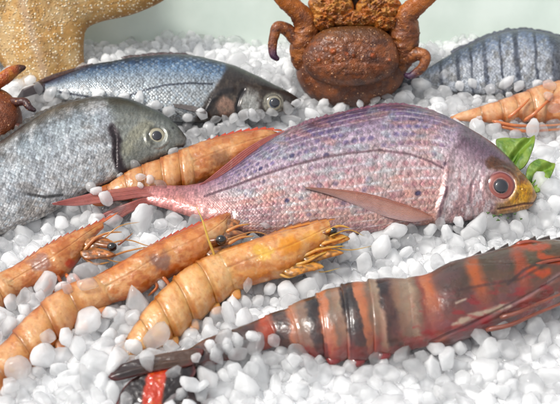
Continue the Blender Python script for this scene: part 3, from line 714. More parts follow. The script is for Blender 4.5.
for o_ in [(-90,352)]:
    pillow('tail_fan', F, [(-80,342),(-68,360),(-84,376),(-102,384),(-108,370),(-98,352)], M_prawn, T, lambda px, py, r, a: C(190,100,60)+0*px[..., None], .12, .08, 0, nr=14, nt=40, coll=False)

# prawn, second
F = Frame(120, 285, .9, 14)
T = thing('raw_prawn', 'long orange raw prawn lying diagonally in the lower left, the middle one of three', 'prawn', F, 'raw orange prawns on the ice')
st = [(-62,408,-38,432),(-44,390,-18,416),(-22,369,4,396),(0,346,24,374),(25,319,47,353),(50,296,68,333),(72,284,90,314),(97,276,113,303),(125,260,140,294),(150,246,160,282),(175,235,185,271),(192,227.5,204,263),(205,222,216,253),(214,217.5,224,244),(221,215,229,234),(226,213.5,230,224),(230,213,231,217)]
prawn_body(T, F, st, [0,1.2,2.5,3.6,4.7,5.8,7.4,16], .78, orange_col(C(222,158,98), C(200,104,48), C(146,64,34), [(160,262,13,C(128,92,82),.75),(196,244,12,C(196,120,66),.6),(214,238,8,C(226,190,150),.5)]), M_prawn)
rostrum(T, F, [(128,264),(150,251),(172,240),(190,232),(206,225),(228,214)], [(126,261),(148,247),(171,235),(190,226.5),(206,220),(228,212)], C(206,122,74), C(176,66,46), 15, 2.0)
black_eye(T, F, 221, 240, 6.3, .75, (205,242,.5))
tube('antenna', F, [(215,257,.5,.07),(208,238,1.3,.06),(203,222,1.9,.04),(196,206,2.3,.02)], M_prawn, T, C(232,190,110), na=8)
for pts in ([(228,244,.6),(240,238,.6),(254,236,.4)], [(228,248,.4),(246,250,.1),(262,246,0)], [(226,232,.7),(238,226,.8),(250,224,.6)]): antenna(T, F, pts, C(214,150,100), .10, 'feeler', .03)
head_bits(T, F, [[(210,238),(222,231),(236,230),(247,235),(238,240),(222,246)],[(204,252),(220,246),(236,246),(248,251),(232,256),(212,259)],[(219,224),(230,219),(240,221),(236,227),(224,231)]], [[(226,240,.6),(256,232,.5),(280,240,.2)],[(224,248,.4),(248,256,.1),(262,268,.0)]], C(206,140,92))
for x in (150, 162, 174, 186, 197): antenna(T, F, [(x,276,.1),(x+7,286,-.1),(x-2,296,-.4)], C(206,116,66), .12, 'leg', .05)
for x, y in ((34,362),(56,342),(78,322),(98,309)): pillow('swimmeret', F, [(x-3,y-6),(x+8,y-3),(x+10,y+8),(x+1,y+9)], M_prawn, T, lambda px, py, r, a: C(214,140,92)+0*px[..., None], .14, .1, -.1, nr=8, nt=24, coll=False)
pillow('tail_fan', F, [(-58,410),(-42,430),(-58,448),(-80,456),(-84,436),(-74,418)], M_prawn, T, lambda px, py, r, a: C(190,100,60)+0*px[..., None], .12, .08, 0, nr=14, nt=40, coll=False)

# prawn, third: golden
F = Frame(230, 280, .95, 14)
T = thing('raw_prawn', 'golden yellow raw prawn with its head touching the belly of the pink bream', 'prawn', F, 'raw orange prawns on the ice')
st = [(119,352,127,364),(123,344,136,361),(135,323,153,351),(150,303,171,341),(168,284,191,326),(188,267,212,309),(212,255,232,293),(236,246,250,285),(262,238,270,280),(285,231,294,273),(305,226,311,259),(318,222,324,249),(328,220,332,240),(338,219.5,340,231),(347,219.5,348,224)]
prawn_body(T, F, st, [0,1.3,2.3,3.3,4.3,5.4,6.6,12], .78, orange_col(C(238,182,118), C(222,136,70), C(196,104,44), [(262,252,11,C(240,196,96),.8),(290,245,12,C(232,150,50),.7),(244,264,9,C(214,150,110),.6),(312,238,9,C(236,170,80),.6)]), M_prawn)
rostrum(T, F, [(262,240),(282,232),(300,227),(318,223),(335,219.5)], [(260,238),(282,228),(300,223),(318,220),(335,218.5)], C(226,150,80), C(92,52,36), 9, 1.6)
black_eye(T, F, 333, 231, 5, .55, (320,234,.4))
for pts in ([(300,258,.3),(318,250,.5),(334,247,.4),(345,246,.2)], [(290,266,.2),(306,262,.4),(322,254,.4),(338,250,.1)], [(284,270,.1),(300,270,.2),(314,262,.2),(326,258,0)], [(276,272,.1),(288,277,.1),(302,273,.1)], [(322,244,.5),(336,240,.5),(348,236,.3)], [(326,232,.7),(340,226,.6),(350,228,.4)]):
    antenna(T, F, pts, C(236,170,100), .10, 'leg', .03)
head_bits(T, F, [[(314,240),(328,233),(342,234),(350,239),(338,244),(322,248)],[(300,256),(316,248),(332,249),(344,253),(328,258),(308,263)],[(282,270),(298,262),(314,262),(324,267),(308,272),(290,276)]], [[(330,236,.6),(350,230,.4),(364,236,.1)],[(326,246,.4),(350,250,.1),(372,246,.0)],[(300,266,.1),(322,272,-.1),(340,268,-.1)]], C(238,168,90))
for x, y in ((150,354),(170,341),(190,326),(212,309),(232,294)): pillow('swimmeret', F, [(x-5,y-9),(x+6,y-8),(x+9,y+4),(x,y+5)], M_prawn, T, lambda px, py, r, a: C(228,160,96)+0*px[..., None], .14, .1, -.1, nr=8, nt=24, coll=False)
for ol in ([(120,352),(126,360),(120,371),(112,378),(111,368),(114,358)], [(126,358),(134,360),(138,369),(134,379),(127,370)]):
    pillow('tail_fan', F, ol, M_prawn, T, lambda px, py, r, a: mix(C(214,150,86)+0*px[..., None], C(170,104,60), 1-r*.6), .12, .08, 0, nr=14, nt=40, coll=False)

# prawn behind the bream
F = Frame(195, 162, 1.25, 12)
T = thing('raw_prawn', 'brownish orange raw prawn wedged between the silver bream and the back of the pink bream', 'prawn', F, 'raw orange prawns on the ice')
st = [(106,186,110,198),(128,172,133,200),(150,163,155,197),(174,154,178,192),(195,146,199,186),(215,139,220,178),(235,134,239,170),(255,131,258,160),(272,131,273,150),(280,134,280,143)]
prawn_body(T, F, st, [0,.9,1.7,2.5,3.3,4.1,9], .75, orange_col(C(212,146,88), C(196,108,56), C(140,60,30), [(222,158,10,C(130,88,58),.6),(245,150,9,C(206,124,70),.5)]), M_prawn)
rostrum(T, F, [(205,145),(224,139),(244,134),(262,131),(282,131)], [(203,142),(224,135),(244,130.5),(262,128.5),(282,130)], C(206,100,56), C(196,66,36), 10, 2.2)
black_eye(T, F, 274, 143, 4, .4)
pillow('tail_fan', F, [(112,184),(114,198),(104,206),(92,204),(94,192),(102,186)], M_prawn, T, lambda px, py, r, a: C(196,112,66)+0*px[..., None], .12, .08, 0, nr=14, nt=40, coll=False)

# prawn at the right
F = Frame(530, 105, 1.0, 14)
T = thing('raw_prawn', 'pale orange raw prawn at the right edge above the green leaves, pointing left', 'prawn', F, 'raw orange prawns on the ice')
st = [(450,117,451,120),(468,110,470,121),(488,104,494,122),(505,98,512,122),(520,93,529,121),(536,87,546,122),(556,82,566,124),(580,78,590,118),(605,76,612,110),(628,80,630,96)]
prawn_body(T, F, st, [0,1.6,2.6,3.5,4.4,5.2,9], .75, orange_col(C(226,170,124), C(214,124,72), C(172,90,52), [(560,100,12,C(206,130,90),.5)]), M_prawn, step=.09)
for pts in ([(492,121,.3),(512,125,.3),(536,126,.3),(566,124,.3)], [(500,126,.1),(524,131,.1),(548,130,.1),(570,128,.1)], [(524,121,.4),(536,112,.9),(548,100,1.0),(556,88,1.0)], [(508,118,.5),(520,108,.9),(530,98,1.0)]):
    antenna(T, F, pts, C(206,130,88), .12, 'leg', .05)
rostrum(T, F, [(590,80),(606,78),(622,76),(640,72)], [(590,78),(606,75),(622,74),(640,71)], C(206,100,56), C(196,66,36), 6, 2)

# ---------------------------------------------------------------- striped tiger prawn
F = Frame(420, 310, 1.2, 14)
T = thing('tiger_prawn', 'huge dark striped prawn with orange bands, stretched along the lower right of the ice', 'prawn', F)
st = [(184,352,194,370),(208,338,221,362),(232,330,246,356),(252,322,266,349),(268,315,281,346),(286,308,299,351),(305,299,317,358),(328,290,337,360),(352,284,360,361),(380,280,387,354),(408,279,412,349),(424,276,428,346),(446,265,452,344),(472,257,481,334),(500,250,512,326),(525,243,538,315),(552,240,562,302),(582,244,590,292),(612,254,616,282)]
def tiger_col(px, py, v, xl, i, last):
    q = px-.22*(py-310)+9*(fbm(py/12, px/14, 5)-.5)+3*(fbm(py/2.5, px/2.5, 25)-.5)
    K, O, G, W = C(42,32,30), C(220,146,112), C(146,122,104), C(196,172,150)
    c = ramp(q, [(180,K),(206,C(70,40,34)),(232,C(50,34,32)),(250,C(60,40,36)),(258,C(196,90,66)),(266,C(190,84,60)),(272,K),(282,C(60,44,40)),(287,O),(293,C(196,150,126)),(298,G),(305,G),(308,K),(317,K),(320,O),(327,O),(331,G),(342,W),(345,K),(355,K),(358,K),(360,O),(365,O),(370,G),(380,W),(384,K),(392,C(64,44,42)),(398,G),(414,W),(420,G),(425,C(150,80,66)),(429,O),(436,C(208,124,88)),(444,C(120,82,72)),(452,C(88,66,60)),(472,C(84,64,52)),(480,C(196,112,74)),(486,C(200,112,74)),(495,C(88,70,52)),(520,C(84,70,52)),(526,C(176,92,66)),(533,C(160,84,60)),(540,C(90,80,58)),(620,C(100,72,56))])
    c = mix(c, C(66,58,44), sst(.35, 1.0, v)*.5*(px > 432))
    low = sst(.15, -.8, v)
    c = mix(c, C(138,84,78), low*np.where(px > 425, .7, .2))
    c = mix(c, C(176,60,64), sst(-.55, -1, v)*.6*sst(.3, .6, fbm(px/10, py/10, 40)))
    c = mix(c, C(176,160,148), sst(.52, .72, fbm(px/12, py/9, 17))*.35*(px < 425)*(1-low))
    c = mix(c, C(206,120,92), sst(.5, .7, fbm(px/7, py/14, 71))*.15*(px < 425)); c = mix(c, C(150,96,84), sst(.45, .65, fbm(px/14, py/10, 81))*.18)
    c = mix(c, C(126,84,96), sst(.4, .6, fbm(px/16, py/10, 20))*.35*sst(430, 440, px)*sst(.75, .1, v)*(px < 520))
    # pale streak low on the carapace
    d = dpoly(px, py, [(455,325),(470,317),(490,311),(508,305)])+3*(fbm(px/4, py/4, 6)-.5); c = mix(c, C(224,206,184), (1-sst(1.2, 4.5, d))*.9)
    d = dpoly(px, py, [(505,306),(525,298),(545,285),(560,274)])+2*(fbm(px/4, py/4, 16)-.5); c = mix(c, C(186,150,150), (1-sst(.6, 3, d))*.7)
    c = mix(c, C(232,214,196), (1-sst(.5, 1.6, dpoly(px, py, [(456,303),(466,299)])))*.8)
    for ln in ([(515,243),(532,248),(546,246)], [(540,256),(556,260),(570,258)], [(530,268),(540,274),(548,272)]): c = mix(c, C(206,96,58), (1-sst(1.5, 6, dpoly(px, py, ln)+5*(fbm(px/4, py/4, 87)-.5)))*.85)
    if last:
        c = mix(c, C(60,36,34), (1-sst(.5, 2.2, dpoly(px, py, [(458,290),(490,284),(520,279),(550,262)])))*.5); c = mix(c, C(170,52,56), sst(.5, .7, fbm(px/12, py/5, 89))*sst(.1, -.5, v)*.6)
        d = dpoly(px, py, [(562,258),(540,262),(524,270),(508,284)]); c = mix(c, C(50,34,34), (1-sst(.5, 2.5, d))*.6)
    return c
def tiger_disp(S, A, px, py, last):
    d = .06*(fbm(px/12, py/9, 3)-.5)
    if last:
        d = d-.10*(1-sst(0, 3, dpoly(px, py, [(430,343),(470,325),(505,308),(535,292),(562,276)])))-.08*(1-sst(0, 3, dpoly(px, py, [(470,262),(500,262),(540,262),(565,258)])))
        d = d+.10*(fbm(px/8, py/6, 8)-.5)*sst(500, 530, px)
    return d
prawn_body(T, F, st, [0,2.1,3.9,5.2,6.5,7.6,8.7,11.0,18], .72, tiger_col, M_tiger, ns=60, na=140, dispf=tiger_disp, step=.09)
rostrum(T, F, [(470,261),(490,255),(512,249),(536,243),(562,242),(590,244),(620,240)], [(468,258),(490,252),(512,246),(536,240),(562,240),(590,241),(620,238)], C(80,60,46), C(54,38,34), 11, 4.5, .1, .3, M_tiger)
for pts in ([(516,245,.8),(526,242,.9),(540,243,.9),(556,246,.8)], [(530,252,1.0),(546,250,1.1),(566,250,1.0)], [(528,268,1.2),(546,262,1.3),(572,258,1.2)]): antenna(T, F, pts, C(150,80,62), .14, 'spine', .05)
for pts in ([(500,318,.9),(520,312,1.1),(540,303,1.1),(566,292,1.0)], [(486,330,.5),(510,325,.7),(536,314,.8),(570,300,.6)]): antenna(T, F, pts, C(128,78,64), .13, 'leg', .06)
for x, y in ((308,352),(330,356),(354,358),(380,352)): pillow('swimmeret', F, [(x-8,y-8),(x+9,y-8),(x+11,y+5),(x,y+9)], M_tiger, T, lambda px, py, r, a: C(150,60,60)+0*px[..., None], .2, .15, -.1, nr=8, nt=24, coll=False)
black_eye(T, F, 590, 262, 8, .6)
def fan_col(px, py, r, a):
    c = mix(C(40,28,26)+0*px[..., None], C(228,92,44), sst(144, 148, px+.2*(py-385)+4*(fbm(px/5, py/5, 2)-.5))*(1-sst(164, 168, px+.2*(py-385))))
    c = mix(c, C(150,24,32), sst(.86, .98, r)*.7)
    c = mix(c, C(240,140,80), sst(.55, .7, fbm(px/3, py/6, 12))*sst(146, 150, px)*(1-sst(160, 166, px))*.5)
    return c
pillow('tail_fan', F, [(192,362),(172,366),(150,371),(132,380),(120,393),(116,408),(128,418),(150,414),(170,402),(186,386),(196,372)], M_tiger, T, fan_col, .35, .2, .3, nr=40, nt=120, dispf=lambda px, py, r, a: 0*px+.1*(fbm(px/5, py/5, 3)-.5))
pillow('tail_fan', F, [(204,350),(186,350),(162,354),(138,359),(119,366),(108,377),(114,381),(138,376),(166,370),(192,365)], M_tiger, T, lambda px, py, r, a: mix(mix(C(96,70,56)+0*px[..., None], C(50,32,30), sst(160, 130, px)), C(150,40,40), sst(.8, 1, r)*.5), .22, .15, .55, nr=30, nt=100, dispf=lambda px, py, r, a: .10*(fbm(px/14, py/3, 3)-.5)+.10*(1-sst(0, 2.5, dpoly(px, py, [(200,360),(160,367),(108,379)]))))
pillow('tail_fan', F, [(200,366),(186,380),(176,398),(170,420),(186,426),(204,408),(212,384)], M_tiger, T, lambda px, py, r, a: mix(C(50,28,28)+0*px[..., None], C(150,40,40), sst(.8, 1, r)), .25, .2, -.1, nr=20, nt=60, coll=False)

# ---------------------------------------------------------------- starfish
F = Frame(50, 75, .4, 60)
T = thing('starfish', 'large tan starfish with pale raised dots, leaning at the upper left behind the sea bass', 'starfish', F)
cx, cy = 21, -22; ol = []
for i in range(5):
    a0 = R(72*i+2); 
    for da, rr in ((-36, 84), (-27, 92), (-17, 116), (-8, 142), (-3, 152), (3, 152), (8, 142), (17, 116), (27, 92)):
        a = a0+R(da); ol.append((cx+rr*math.cos(a), cy+rr*math.sin(a)*.98))
def star_d(px, py):
    best = 1e9*np.ones(px.shape)
    for i in range(5):
        a = R(72*i+2); best = np.minimum(best, dpoly(px, py, [(cx, cy), (cx+140*math.cos(a), cy+140*math.sin(a))]))
    return best
def star_col(px, py, r, a):
    d = star_d(px, py)
    c = mix(C(226,178,114)+0*px[..., None], C(238,202,150), sst(.35, .65, fbm(px/22, py/22, 3)))
    c = mix(c, C(222,168,100), sst(.5, .7, fbm(px/14, py/14, 9))*.6)
    c = mix(c, C(150,110,72), sst(.55, .75, fbm(px/7, py/7, 19))*.4)
    c = mix(c, C(226,196,170), (1-sst(1, 7, d))*.6)
    return mix(c, C(170,120,64), sst(.86, 1, r)*.6)
# real raised tubercles
tub = RNG.rand(900, 3)
pillow('body', F, ol, M_star, T, star_col, 1.5, .6, 0, nr=110, nt=460, pw=1.7, dispf=lambda px, py, r, a: .3*np.exp(-(star_d(px, py)/14)**2)*(1-r*.6)+.08*(fbm(px/9, py/9, 5)-.5)*(1-r**6)+.05*(fbm(px/2.5, py/2.5, 15)-.5)*(1-r**6))
pos = []
Vt, Ft, Ct = [], [], []
base_u = np.linspace(0, math.pi/2, 4); base_a = np.linspace(0, 2*math.pi, 8, endpoint=False)

# ---------------------------------------------------------------- crab, centre back
F = Frame(350, 96, .6, 52)
T = thing('brown_crab', 'large knobbly brown crab propped up at the back, two thin legs ending in purple', 'crab', F)
def crab_col(px, py, r, a):
    c = mix(C(150,88,52)+0*px[..., None], C(112,62,38), sst(.35, .65, fbm(px/12, py/12, 3)))
    c = mix(c, C(176,96,44), sst(.52, .7, fbm(px/6, py/6, 11))*.6)
    c = mix(c, C(74,40,26), sst(.58, .75, fbm(px/5, py/5, 21))*.4)
    c = mix(c, C(110,74,32), sst(48, 30, py)*.5)
    for x, y, q in ((332,54,3.2),(345,56,2.2),(352,58,2),(371,58,3.2),(318,62,2),(388,62,2)): c = mix(c, C(206,96,30), (1-sst(q*.4, q*1.2, np.hypot(px-x, py-y)))*.75)
    for ln in ([(318,66),(330,69),(342,66)], [(386,66),(376,70),(364,67)]): c = mix(c, C(186,92,44), (1-sst(.6, 3.5, dpoly(px, py, ln)+3*(fbm(px/4, py/4, 61)-.5)))*.35)
    return c
def crab_disp(px, py, r, a): return (.22*(fbm(px/9, py/9, 2)-.5)+.10*(fbm(px/3, py/3, 12)-.5))*(1-r**8)
pillow('carapace', F, [(298,58),(310,42),(335,32),(374,31),(394,42),(402,60),(403,80),(392,94),(374,104),(350,108),(326,106),(308,96),(297,78)], M_crab, T, crab_col, 2.2, 1.4, -.6, nr=60, nt=220, pw=2.6, dispf=crab_disp)
def apron_disp(px, py, r, a):
    d = crab_disp(px, py, r, a)
    d = d-.03*(1-sst(0, 2.5, dpoly(px, py, [(308,54),(330,47),(352,45),(376,47),(394,53)])))-.03*(1-sst(0, 2.5, dpoly(px, py, [(309,68),(332,65),(352,64),(372,65),(392,67)])))+.06*(fbm(px/6, py/5, 33)-.5)
    for x, y in ((332,54),(371,58),(352,57),(318,62),(388,62)): d = d+.22*(1-sst(0, 4, np.hypot(px-x, py-y)))
    return d
pillow('abdomen_flap', F, [(302,58),(308,44),(318,33),(330,28),(352,26),(374,27),(388,34),(396,46),(399,60),(396,70),(384,80),(366,86),(346,87),(326,84),(310,75)], M_crab, T, crab_col, 1.5, .5, 1.2, nr=60, nt=220, pw=2.3, dispf=apron_disp)
def limb_col(t, px, py):
    c = mix(C(150,84,46)+0*px[..., None], C(196,120,64), sst(.4, .7, fbm(px/6, py/6, 3))); return mix(c, C(70,34,22), sst(.55, .75, fbm(px/3, py/3, 9))*.6)
def claw_col(t, px, py):
    c = limb_col(t, px, py); return mix(c, C(214,122,48), sst(22, 4, py)*.75)
tube('claw_arm', F, [(307,72,-.2,.5),(303,56,.2,.78),(304,40,.5,.86),(306,26,.8,.75),(300,14,1.2,.62),(288,2,1.6,.55),(276,-10,1.8,.5),(262,-24,1.8,.6)], M_crab, T, C(120,64,34), na=40, rough=.22, coll=True, sub=14, colf=claw_col)
tube('claw_arm', F, [(392,76,-.2,.5),(400,58,.2,.82),(403,42,.5,.95),(404,28,.8,.9),(406,16,1.2,.7),(418,4,1.6,.6),(432,-8,1.8,.52),(446,-22,1.8,.6)], M_crab, T, C(120,64,34), na=40, rough=.22, coll=True, sub=14, colf=claw_col)
def leg_col(tip):
    def f(t, px, py): return mix(limb_col(t, px, py), C(78,44,88), sst(tip, tip+.2, t)*.9)
    return f
tube('leg', F, [(306,52,.3,.42),(296,40,.6,.42),(286,29,.9,.40),(278,27,1.1,.36),(274,36,1.1,.30),(272.5,48,1.1,.26),(274,56,1.1,.22),(279,60,1.0,.12)], M_crab, T, C(130,70,40), na=24, rough=.16, coll=True, sub=10, colf=leg_col(.72))
tube('leg', F, [(398,62,.3,.4),(408,57,.7,.44),(418,54,1.0,.42),(425,56,1.2,.36),(424,64,1.2,.30),(417,72,1.1,.26),(409,76,1.0,.2),(404,74,.9,.1)], M_crab, T, C(130,70,40), na=24, rough=.16, coll=True, sub=10, colf=leg_col(.7))
def mouth_col(px, py, r, a):
    c = mix(C(206,120,58)+0*px[..., None], C(236,168,94), sst(.4, .6, fbm(px/4, py/4, 3))); return mix(c, C(104,54,26), sst(.52, .66, fbm(px/5, py/3, 9))*.5)
for ol in ([(308,2),(324,-8),(346,-6),(354,6),(350,18),(334,24),(316,18)], [(356,4),(372,-8),(394,-4),(402,6),(396,18),(376,24),(360,18)], [(334,14),(352,10),(374,14),(378,24),(354,29),(332,25)], [(312,16),(326,14),(336,24),(328,32),(314,28)], [(372,16),(388,14),(398,20),(392,30),(376,30)], [(320,-22),(352,-28),(388,-22),(392,-6),(354,-2),(318,-6)]):
    pillow('mouthpart', F, ol, M_crab, T, mouth_col, .9, .5, .9, nr=36, nt=120, pw=2, dispf=lambda px, py, r, a: (.7*(fbm(px/4.5, py/3.5, 6)-.5)+.35*(fbm(px/2, py/2, 16)-.5))*(1-r**6))
pillow('body', F, [(306,30),(312,0),(330,-26),(356,-32),(382,-26),(398,0),(402,30),(380,50),(326,50)], M_crab, T, crab_col, 1.1, 1.2, -.7, nr=40, nt=140, pw=2.4, dispf=crab_disp)

# ---------------------------------------------------------------- crab, left edge
F = Frame(5, 118, 1.0, 20)
T = thing('brown_crab', 'small brown crab cut off by the left edge, orange claw raised below the starfish', 'crab', F)
pillow('carapace', F, [(-46,104),(-30,92),(-6,90),(10,96),(20,108),(22,122),(14,136),(-4,146),(-28,146),(-46,134),(-52,118)], M_crab, T, lambda px, py, r, a: mix(crab_col(px, py+200, r, a), C(150,70,34), .4+0*px), 1.3, .9, 0, nr=40, nt=140, pw=2.4, dispf=crab_disp)
def claw2(t, px, py): return mix(mix(C(200,96,36)+0*px[..., None], C(226,140,62), sst(.4, .7, fbm(px/4, py/4, 3))), C(70,34,24), sst(.8, .95, t)*.9)
tube('claw', F, [(-34,98,.4,.45),(-16,90,.9,.5),(-2,82,1.2,.42),(8,75,1.3,.4),(18,69,1.3,.28),(26,67,1.3,.1)], M_crab, T, C(200,96,36), na=24, rough=.14, coll=True, sub=10, colf=claw2)
tube('leg', F, [(10,102,.5,.3),(18,102,.8,.26),(25,102,.9,.24),(29,107,.9,.2),(36,111,.8,.1)], M_crab, T, C(90,50,50), na=20, rough=.14, coll=True, sub=8, colf=lambda t, px, py: mix(C(110,56,40)+0*px[..., None], C(60,30,40), t))
tube('leg', F, [(14,126,.2,.3),(26,132,.3,.22),(34,140,.1,.16),(36,148,-.2,.08)], M_crab, T, C(110,56,40), na=16, rough=.14, sub=8, colf=lambda t, px, py: mix(C(110,56,40)+0*px[..., None], C(60,30,40), t))

# ---------------------------------------------------------------- leaves and herbs
F = Frame(520, 165, .75, 22)
def leaf(label, ol, mid, n0, curl, bl=0):
    T = thing('green_leaf', label, 'leaf', F, 'green leaves beside the bream snout')
    def lc(px, py, r, a):
        d = dpoly(px, py, mid)
        c = mix(C(150,180,70)+0*px[..., None], C(100,142,44), sst(.35, .65, fbm(px/8, py/8, 4+bl)))
        c = mix(c, C(150,190,80), (1-sst(.3, 1.3, d))*.8)
        vx = (px-mid[0][0])*.8-(py-mid[0][1])*.5; c = mix(c, C(140,184,70), (np.abs(np.sin(vx*.55+d*.25)) > .97)*.45)
        return mix(c, C(110,84,30), sst(.96, 1, r)*.6)
    pillow('blade', F, ol, M_leaf, T, lc, .10, .06, n0, nr=36, nt=150, pw=3, coll=False, bend=lambda px, py: curl*((px-ol[0][0])/30)**2-.35*(1-sst(0, 6, dpoly(px, py, mid)))+.15*(fbm(px/8, py/8, 9)-.5))
    tube('stalk', F, [(mid[0][0]-8, mid[0][1]+6, n0-.3, .06), (mid[0][0], mid[0][1], n0, .05), (mid[len(mid)//2][0], mid[len(mid)//2][1], n0-.2, .04)], M_leaf, T, C(120,160,60), na=8)
leaf('glossy green leaf tip with a brown corner, tucked behind the forehead of the pink bream', [(496,140),(504,138),(516,139.5),(527,139),(533.5,138.5),(533,148),(530,157),(526,166),(518,172),(506,164),(498,152)], [(508,168),(514,158),(521,149),(530,141)], .8, .25)
leaf('green leaf with ragged right side, just in front of the snout of the pink bream', [(527,169),(532,162),(539,159),(547,162),(555,164),(553,172),(549,180),(544,186),(538,193),(531,190),(526,180)], [(530,186),(537,177),(544,170),(552,166)], .9, .2, 3)
F = Frame(505, 216, .7, 10)
def herb(label, pts, r=.05):
    o = tube('herb_sprig', F, [(x, y, z, r) for x, y, z in pts], M_leaf, None, C(96,140,50), na=8)
    # lobes
    o.matrix_world = F.matrix(); tag(o, label, 'herb', 'green herb scraps on the ice')
    return o
def sprig(label, spots, n0=.5):
    T = thing('herb_sprig', label, 'herb', F)
    for i, (x, y) in enumerate(spots):
        s = 1.0+random.random()*1.0; a0 = random.random()*6
        ol = [(x+s*(1+.45*math.cos(3*a+a0))*math.cos(a)*1.1, y+s*(1+.45*math.cos(3*a+a0))*math.sin(a)*.7) for a in np.linspace(0, 2*math.pi, 14, endpoint=False)]
        pillow('leaflet', F, ol, M_leaf, T, lambda px, py, r, a: mix(C(96,130,62)+0*px[..., None], C(70,104,40), sst(.4, .6, fbm(px, py, 3))), .05, .04, n0+.05, nr=8, nt=40, coll=False)
sprig('bits of green herb lying on the ice just below the chin of the pink bream', [(488,213),(494,216),(501,215),(508,218),(515,214),(521,219),(498,220)], .9)

# ================================================================== ICE
bvh = BVHTree.FromPolygons([tuple(v) for v in np.concatenate(COLL_V).tolist()], np.concatenate(COLL_F).tolist())
def ground(x, y):
    """height (cm) of the top of the ice at world cm"""
    g = .55*(fbm((x+40)/5, (y+40)/5, 2)-.5)*2+.3*(fbm((x+40)/2, (y+40)/2, 8)-.5)
    b = sst(7, 12, y)*.8*fbm((x+60)/4, (y+9)/7, 4)*1.4-sst(14, 16.5, y)*.9
    return g+b-sst(17.2, 18.8, y)*2.2
def piece_mesh(seed, sub):
    rr = random.Random(seed)
    bm = bmesh.new(); bmesh.ops.create_icosphere(bm, subdivisions=sub, radius=1)
    D = np.array([v.co[:] for v in bm.verts])
    k = rr.randint(7, 11); pl = []
    for _ in range(k):
        v = np.array([rr.gauss(0, 1) for _ in range(3)]); v /= np.linalg.norm(v); pl.append((v, rr.uniform(.68, 1.0)))
    pl += [(-v, rr.uniform(.7, 1.0)) for v, _ in pl[:4]]
    e = rr.uniform(12, 46); acc = 0
    for v, h in pl: acc = acc+np.maximum(D@v, 0.0)**e/h**e
    rad = 1/np.maximum(acc, .55**e)**(1/e)
    sc = np.array([rr.uniform(.85, 1.25), rr.uniform(.8, 1.05), rr.uniform(.65, .95)])
    P = D*np.minimum(rad, 1.35)[:, None]*sc
    P += D*(.05*(vnoise(D[:, 0]*3+seed, D[:, 1]*3+D[:, 2]*2, 3)-.5)*2)[:, None]
    faces = [[v.index for v in f.verts] for f in bm.faces]; bm.free()
    return P, faces
NVAR = 28
milk = [random.Random(i).choice([.3, .5, .6, .7, .8, .9, 1.0]) for i in range(NVAR)]
hiP = [piece_mesh(i, 3) for i in range(NVAR)]; loP = [piece_mesh(i, 2) for i in range(NVAR)]
def signed(p):
    co, n, i, d = bvh.find_nearest(p)
    if co is None: return 1
    return d if (p-co).dot(n) > 0 else -d
cells = {}; pieces = []
def near(x, y, z, r, f):
    cx, cy = int(x//1.3), int(y//1.3)
    for i in (-1, 0, 1):
        for j in (-1, 0, 1):
            for (a, b, c, q) in cells.get((cx+i, cy+j), ()):
                if (a-x)**2+(b-y)**2+(c-z)**2 < (f*(r+q))**2: return True
    return False
def put(x, y, z, r, extra=False):
    cells.setdefault((int(x//1.3), int(y//1.3)), []).append((x, y, z, r)); pieces.append((x, y, z, r, extra))
# pieces lying on the seafood, where the picture shows them: (px, py, radius px)
ON = [(93,254,9.5),(148,300,6),(160,282,6),(66,292,7),(86,287,8),(28,291,7),(10,300,8),(266,225,5),(246,283,6),(232,296,7),(209,330,9),(186,345,8),(150,362,8),
      (224,341,9),(240,350,11),(257,344,9),(273,339,8),(216,356,8),(204,372,10),(188,385,9),(232,371,11),(250,360,10),(173,374,7),(181,396,9),(200,395,10),(262,356,9),(222,362,9),(228,346,8),(240,341,8),(216,350,8),(252,338,7),(236,352,10),(247,366,9),(196,360,7),(212,346,7),(128,404,9),(170,404,9),(118,388,8),
      (318,357,9),(338,361,8),(478,333,9),(500,326,8),(540,312,8),(302,350,9),(330,362,9),(352,362,8),(374,357,8),(436,344,8),(290,352,10),(420,350,9),(400,352,10),(456,342,9),(516,326,9),
      (90,187,6),(99,193,6),(108,202,8),(97,210,8),(143,206,7),(152,210,8),(127,214,9),(112,216,8),(140,188,4.5),(148,219,8),(120,204,6),(134,165,6),(141,178,5),(152,181,5),(120,176,5),(171,152,5.5),(180,149,6),(160,187,5),
      (300,104,5),(290,108,6),(279,114,7),(266,115,6),(254,114,6),(240,118,7),(226,119,6),(214,117,6),(200,112,7),(187,116,6),(170,112,7),(155,107,6),(142,100,6),(126,96,6),(112,94,6),(98,93,6),(84,92,6),(288,108,6.5),(296,104,6),(304,101,5),(270,111,6.5),(258,112,6),(246,113,6.5),(232,116,6),(66,94,6),(52,92,7),(40,88,6),
      (470,212,6),(486,213,6),(500,216,6),(513,214,5.5),(526,211,6),(538,204,6),(456,219,7),(440,222,6),(444,78,5),(458,86,6),(472,82,6),(490,88,6),(505,84,7),(520,86,6),(537,84,6),(550,88,6),
      (310,100,5.5),(322,104,5),(334,106,5),(346,104,5),(360,102,5),(374,100,5.5),(386,96,5),(398,90,5.5),(408,86,5.5),(305,92,4.5),
      (500,121,5),(516,120,5),(556,108,6),(549,98,6),(545,127,5),(478,118,5)]
for (px, py, rp) in ON:
    px += random.uniform(-1.5, 1.5); py += random.uniform(-1.5, 1.5)
    d = Vector(ray(px, py)).normalized(); hit, n, i, dist = bvh.ray_cast(Vector(CAMP), d)
    g0 = Vector(CAMP)+d*(CAMP[2]/-d.z)
    if hit is None or (hit-Vector(CAMP)).length > (g0-Vector(CAMP)).length: hit = g0; n = Vector((0, 0, 1))
    rr = rp*(hit-Vector(CAMP)).length*TH/280*1.02
    p = hit+n*(rr*.45) if n.dot(d) < 0 else hit-d*rr*.4
    put(p.x*100, p.y*100, p.z*100, rr*100, True)
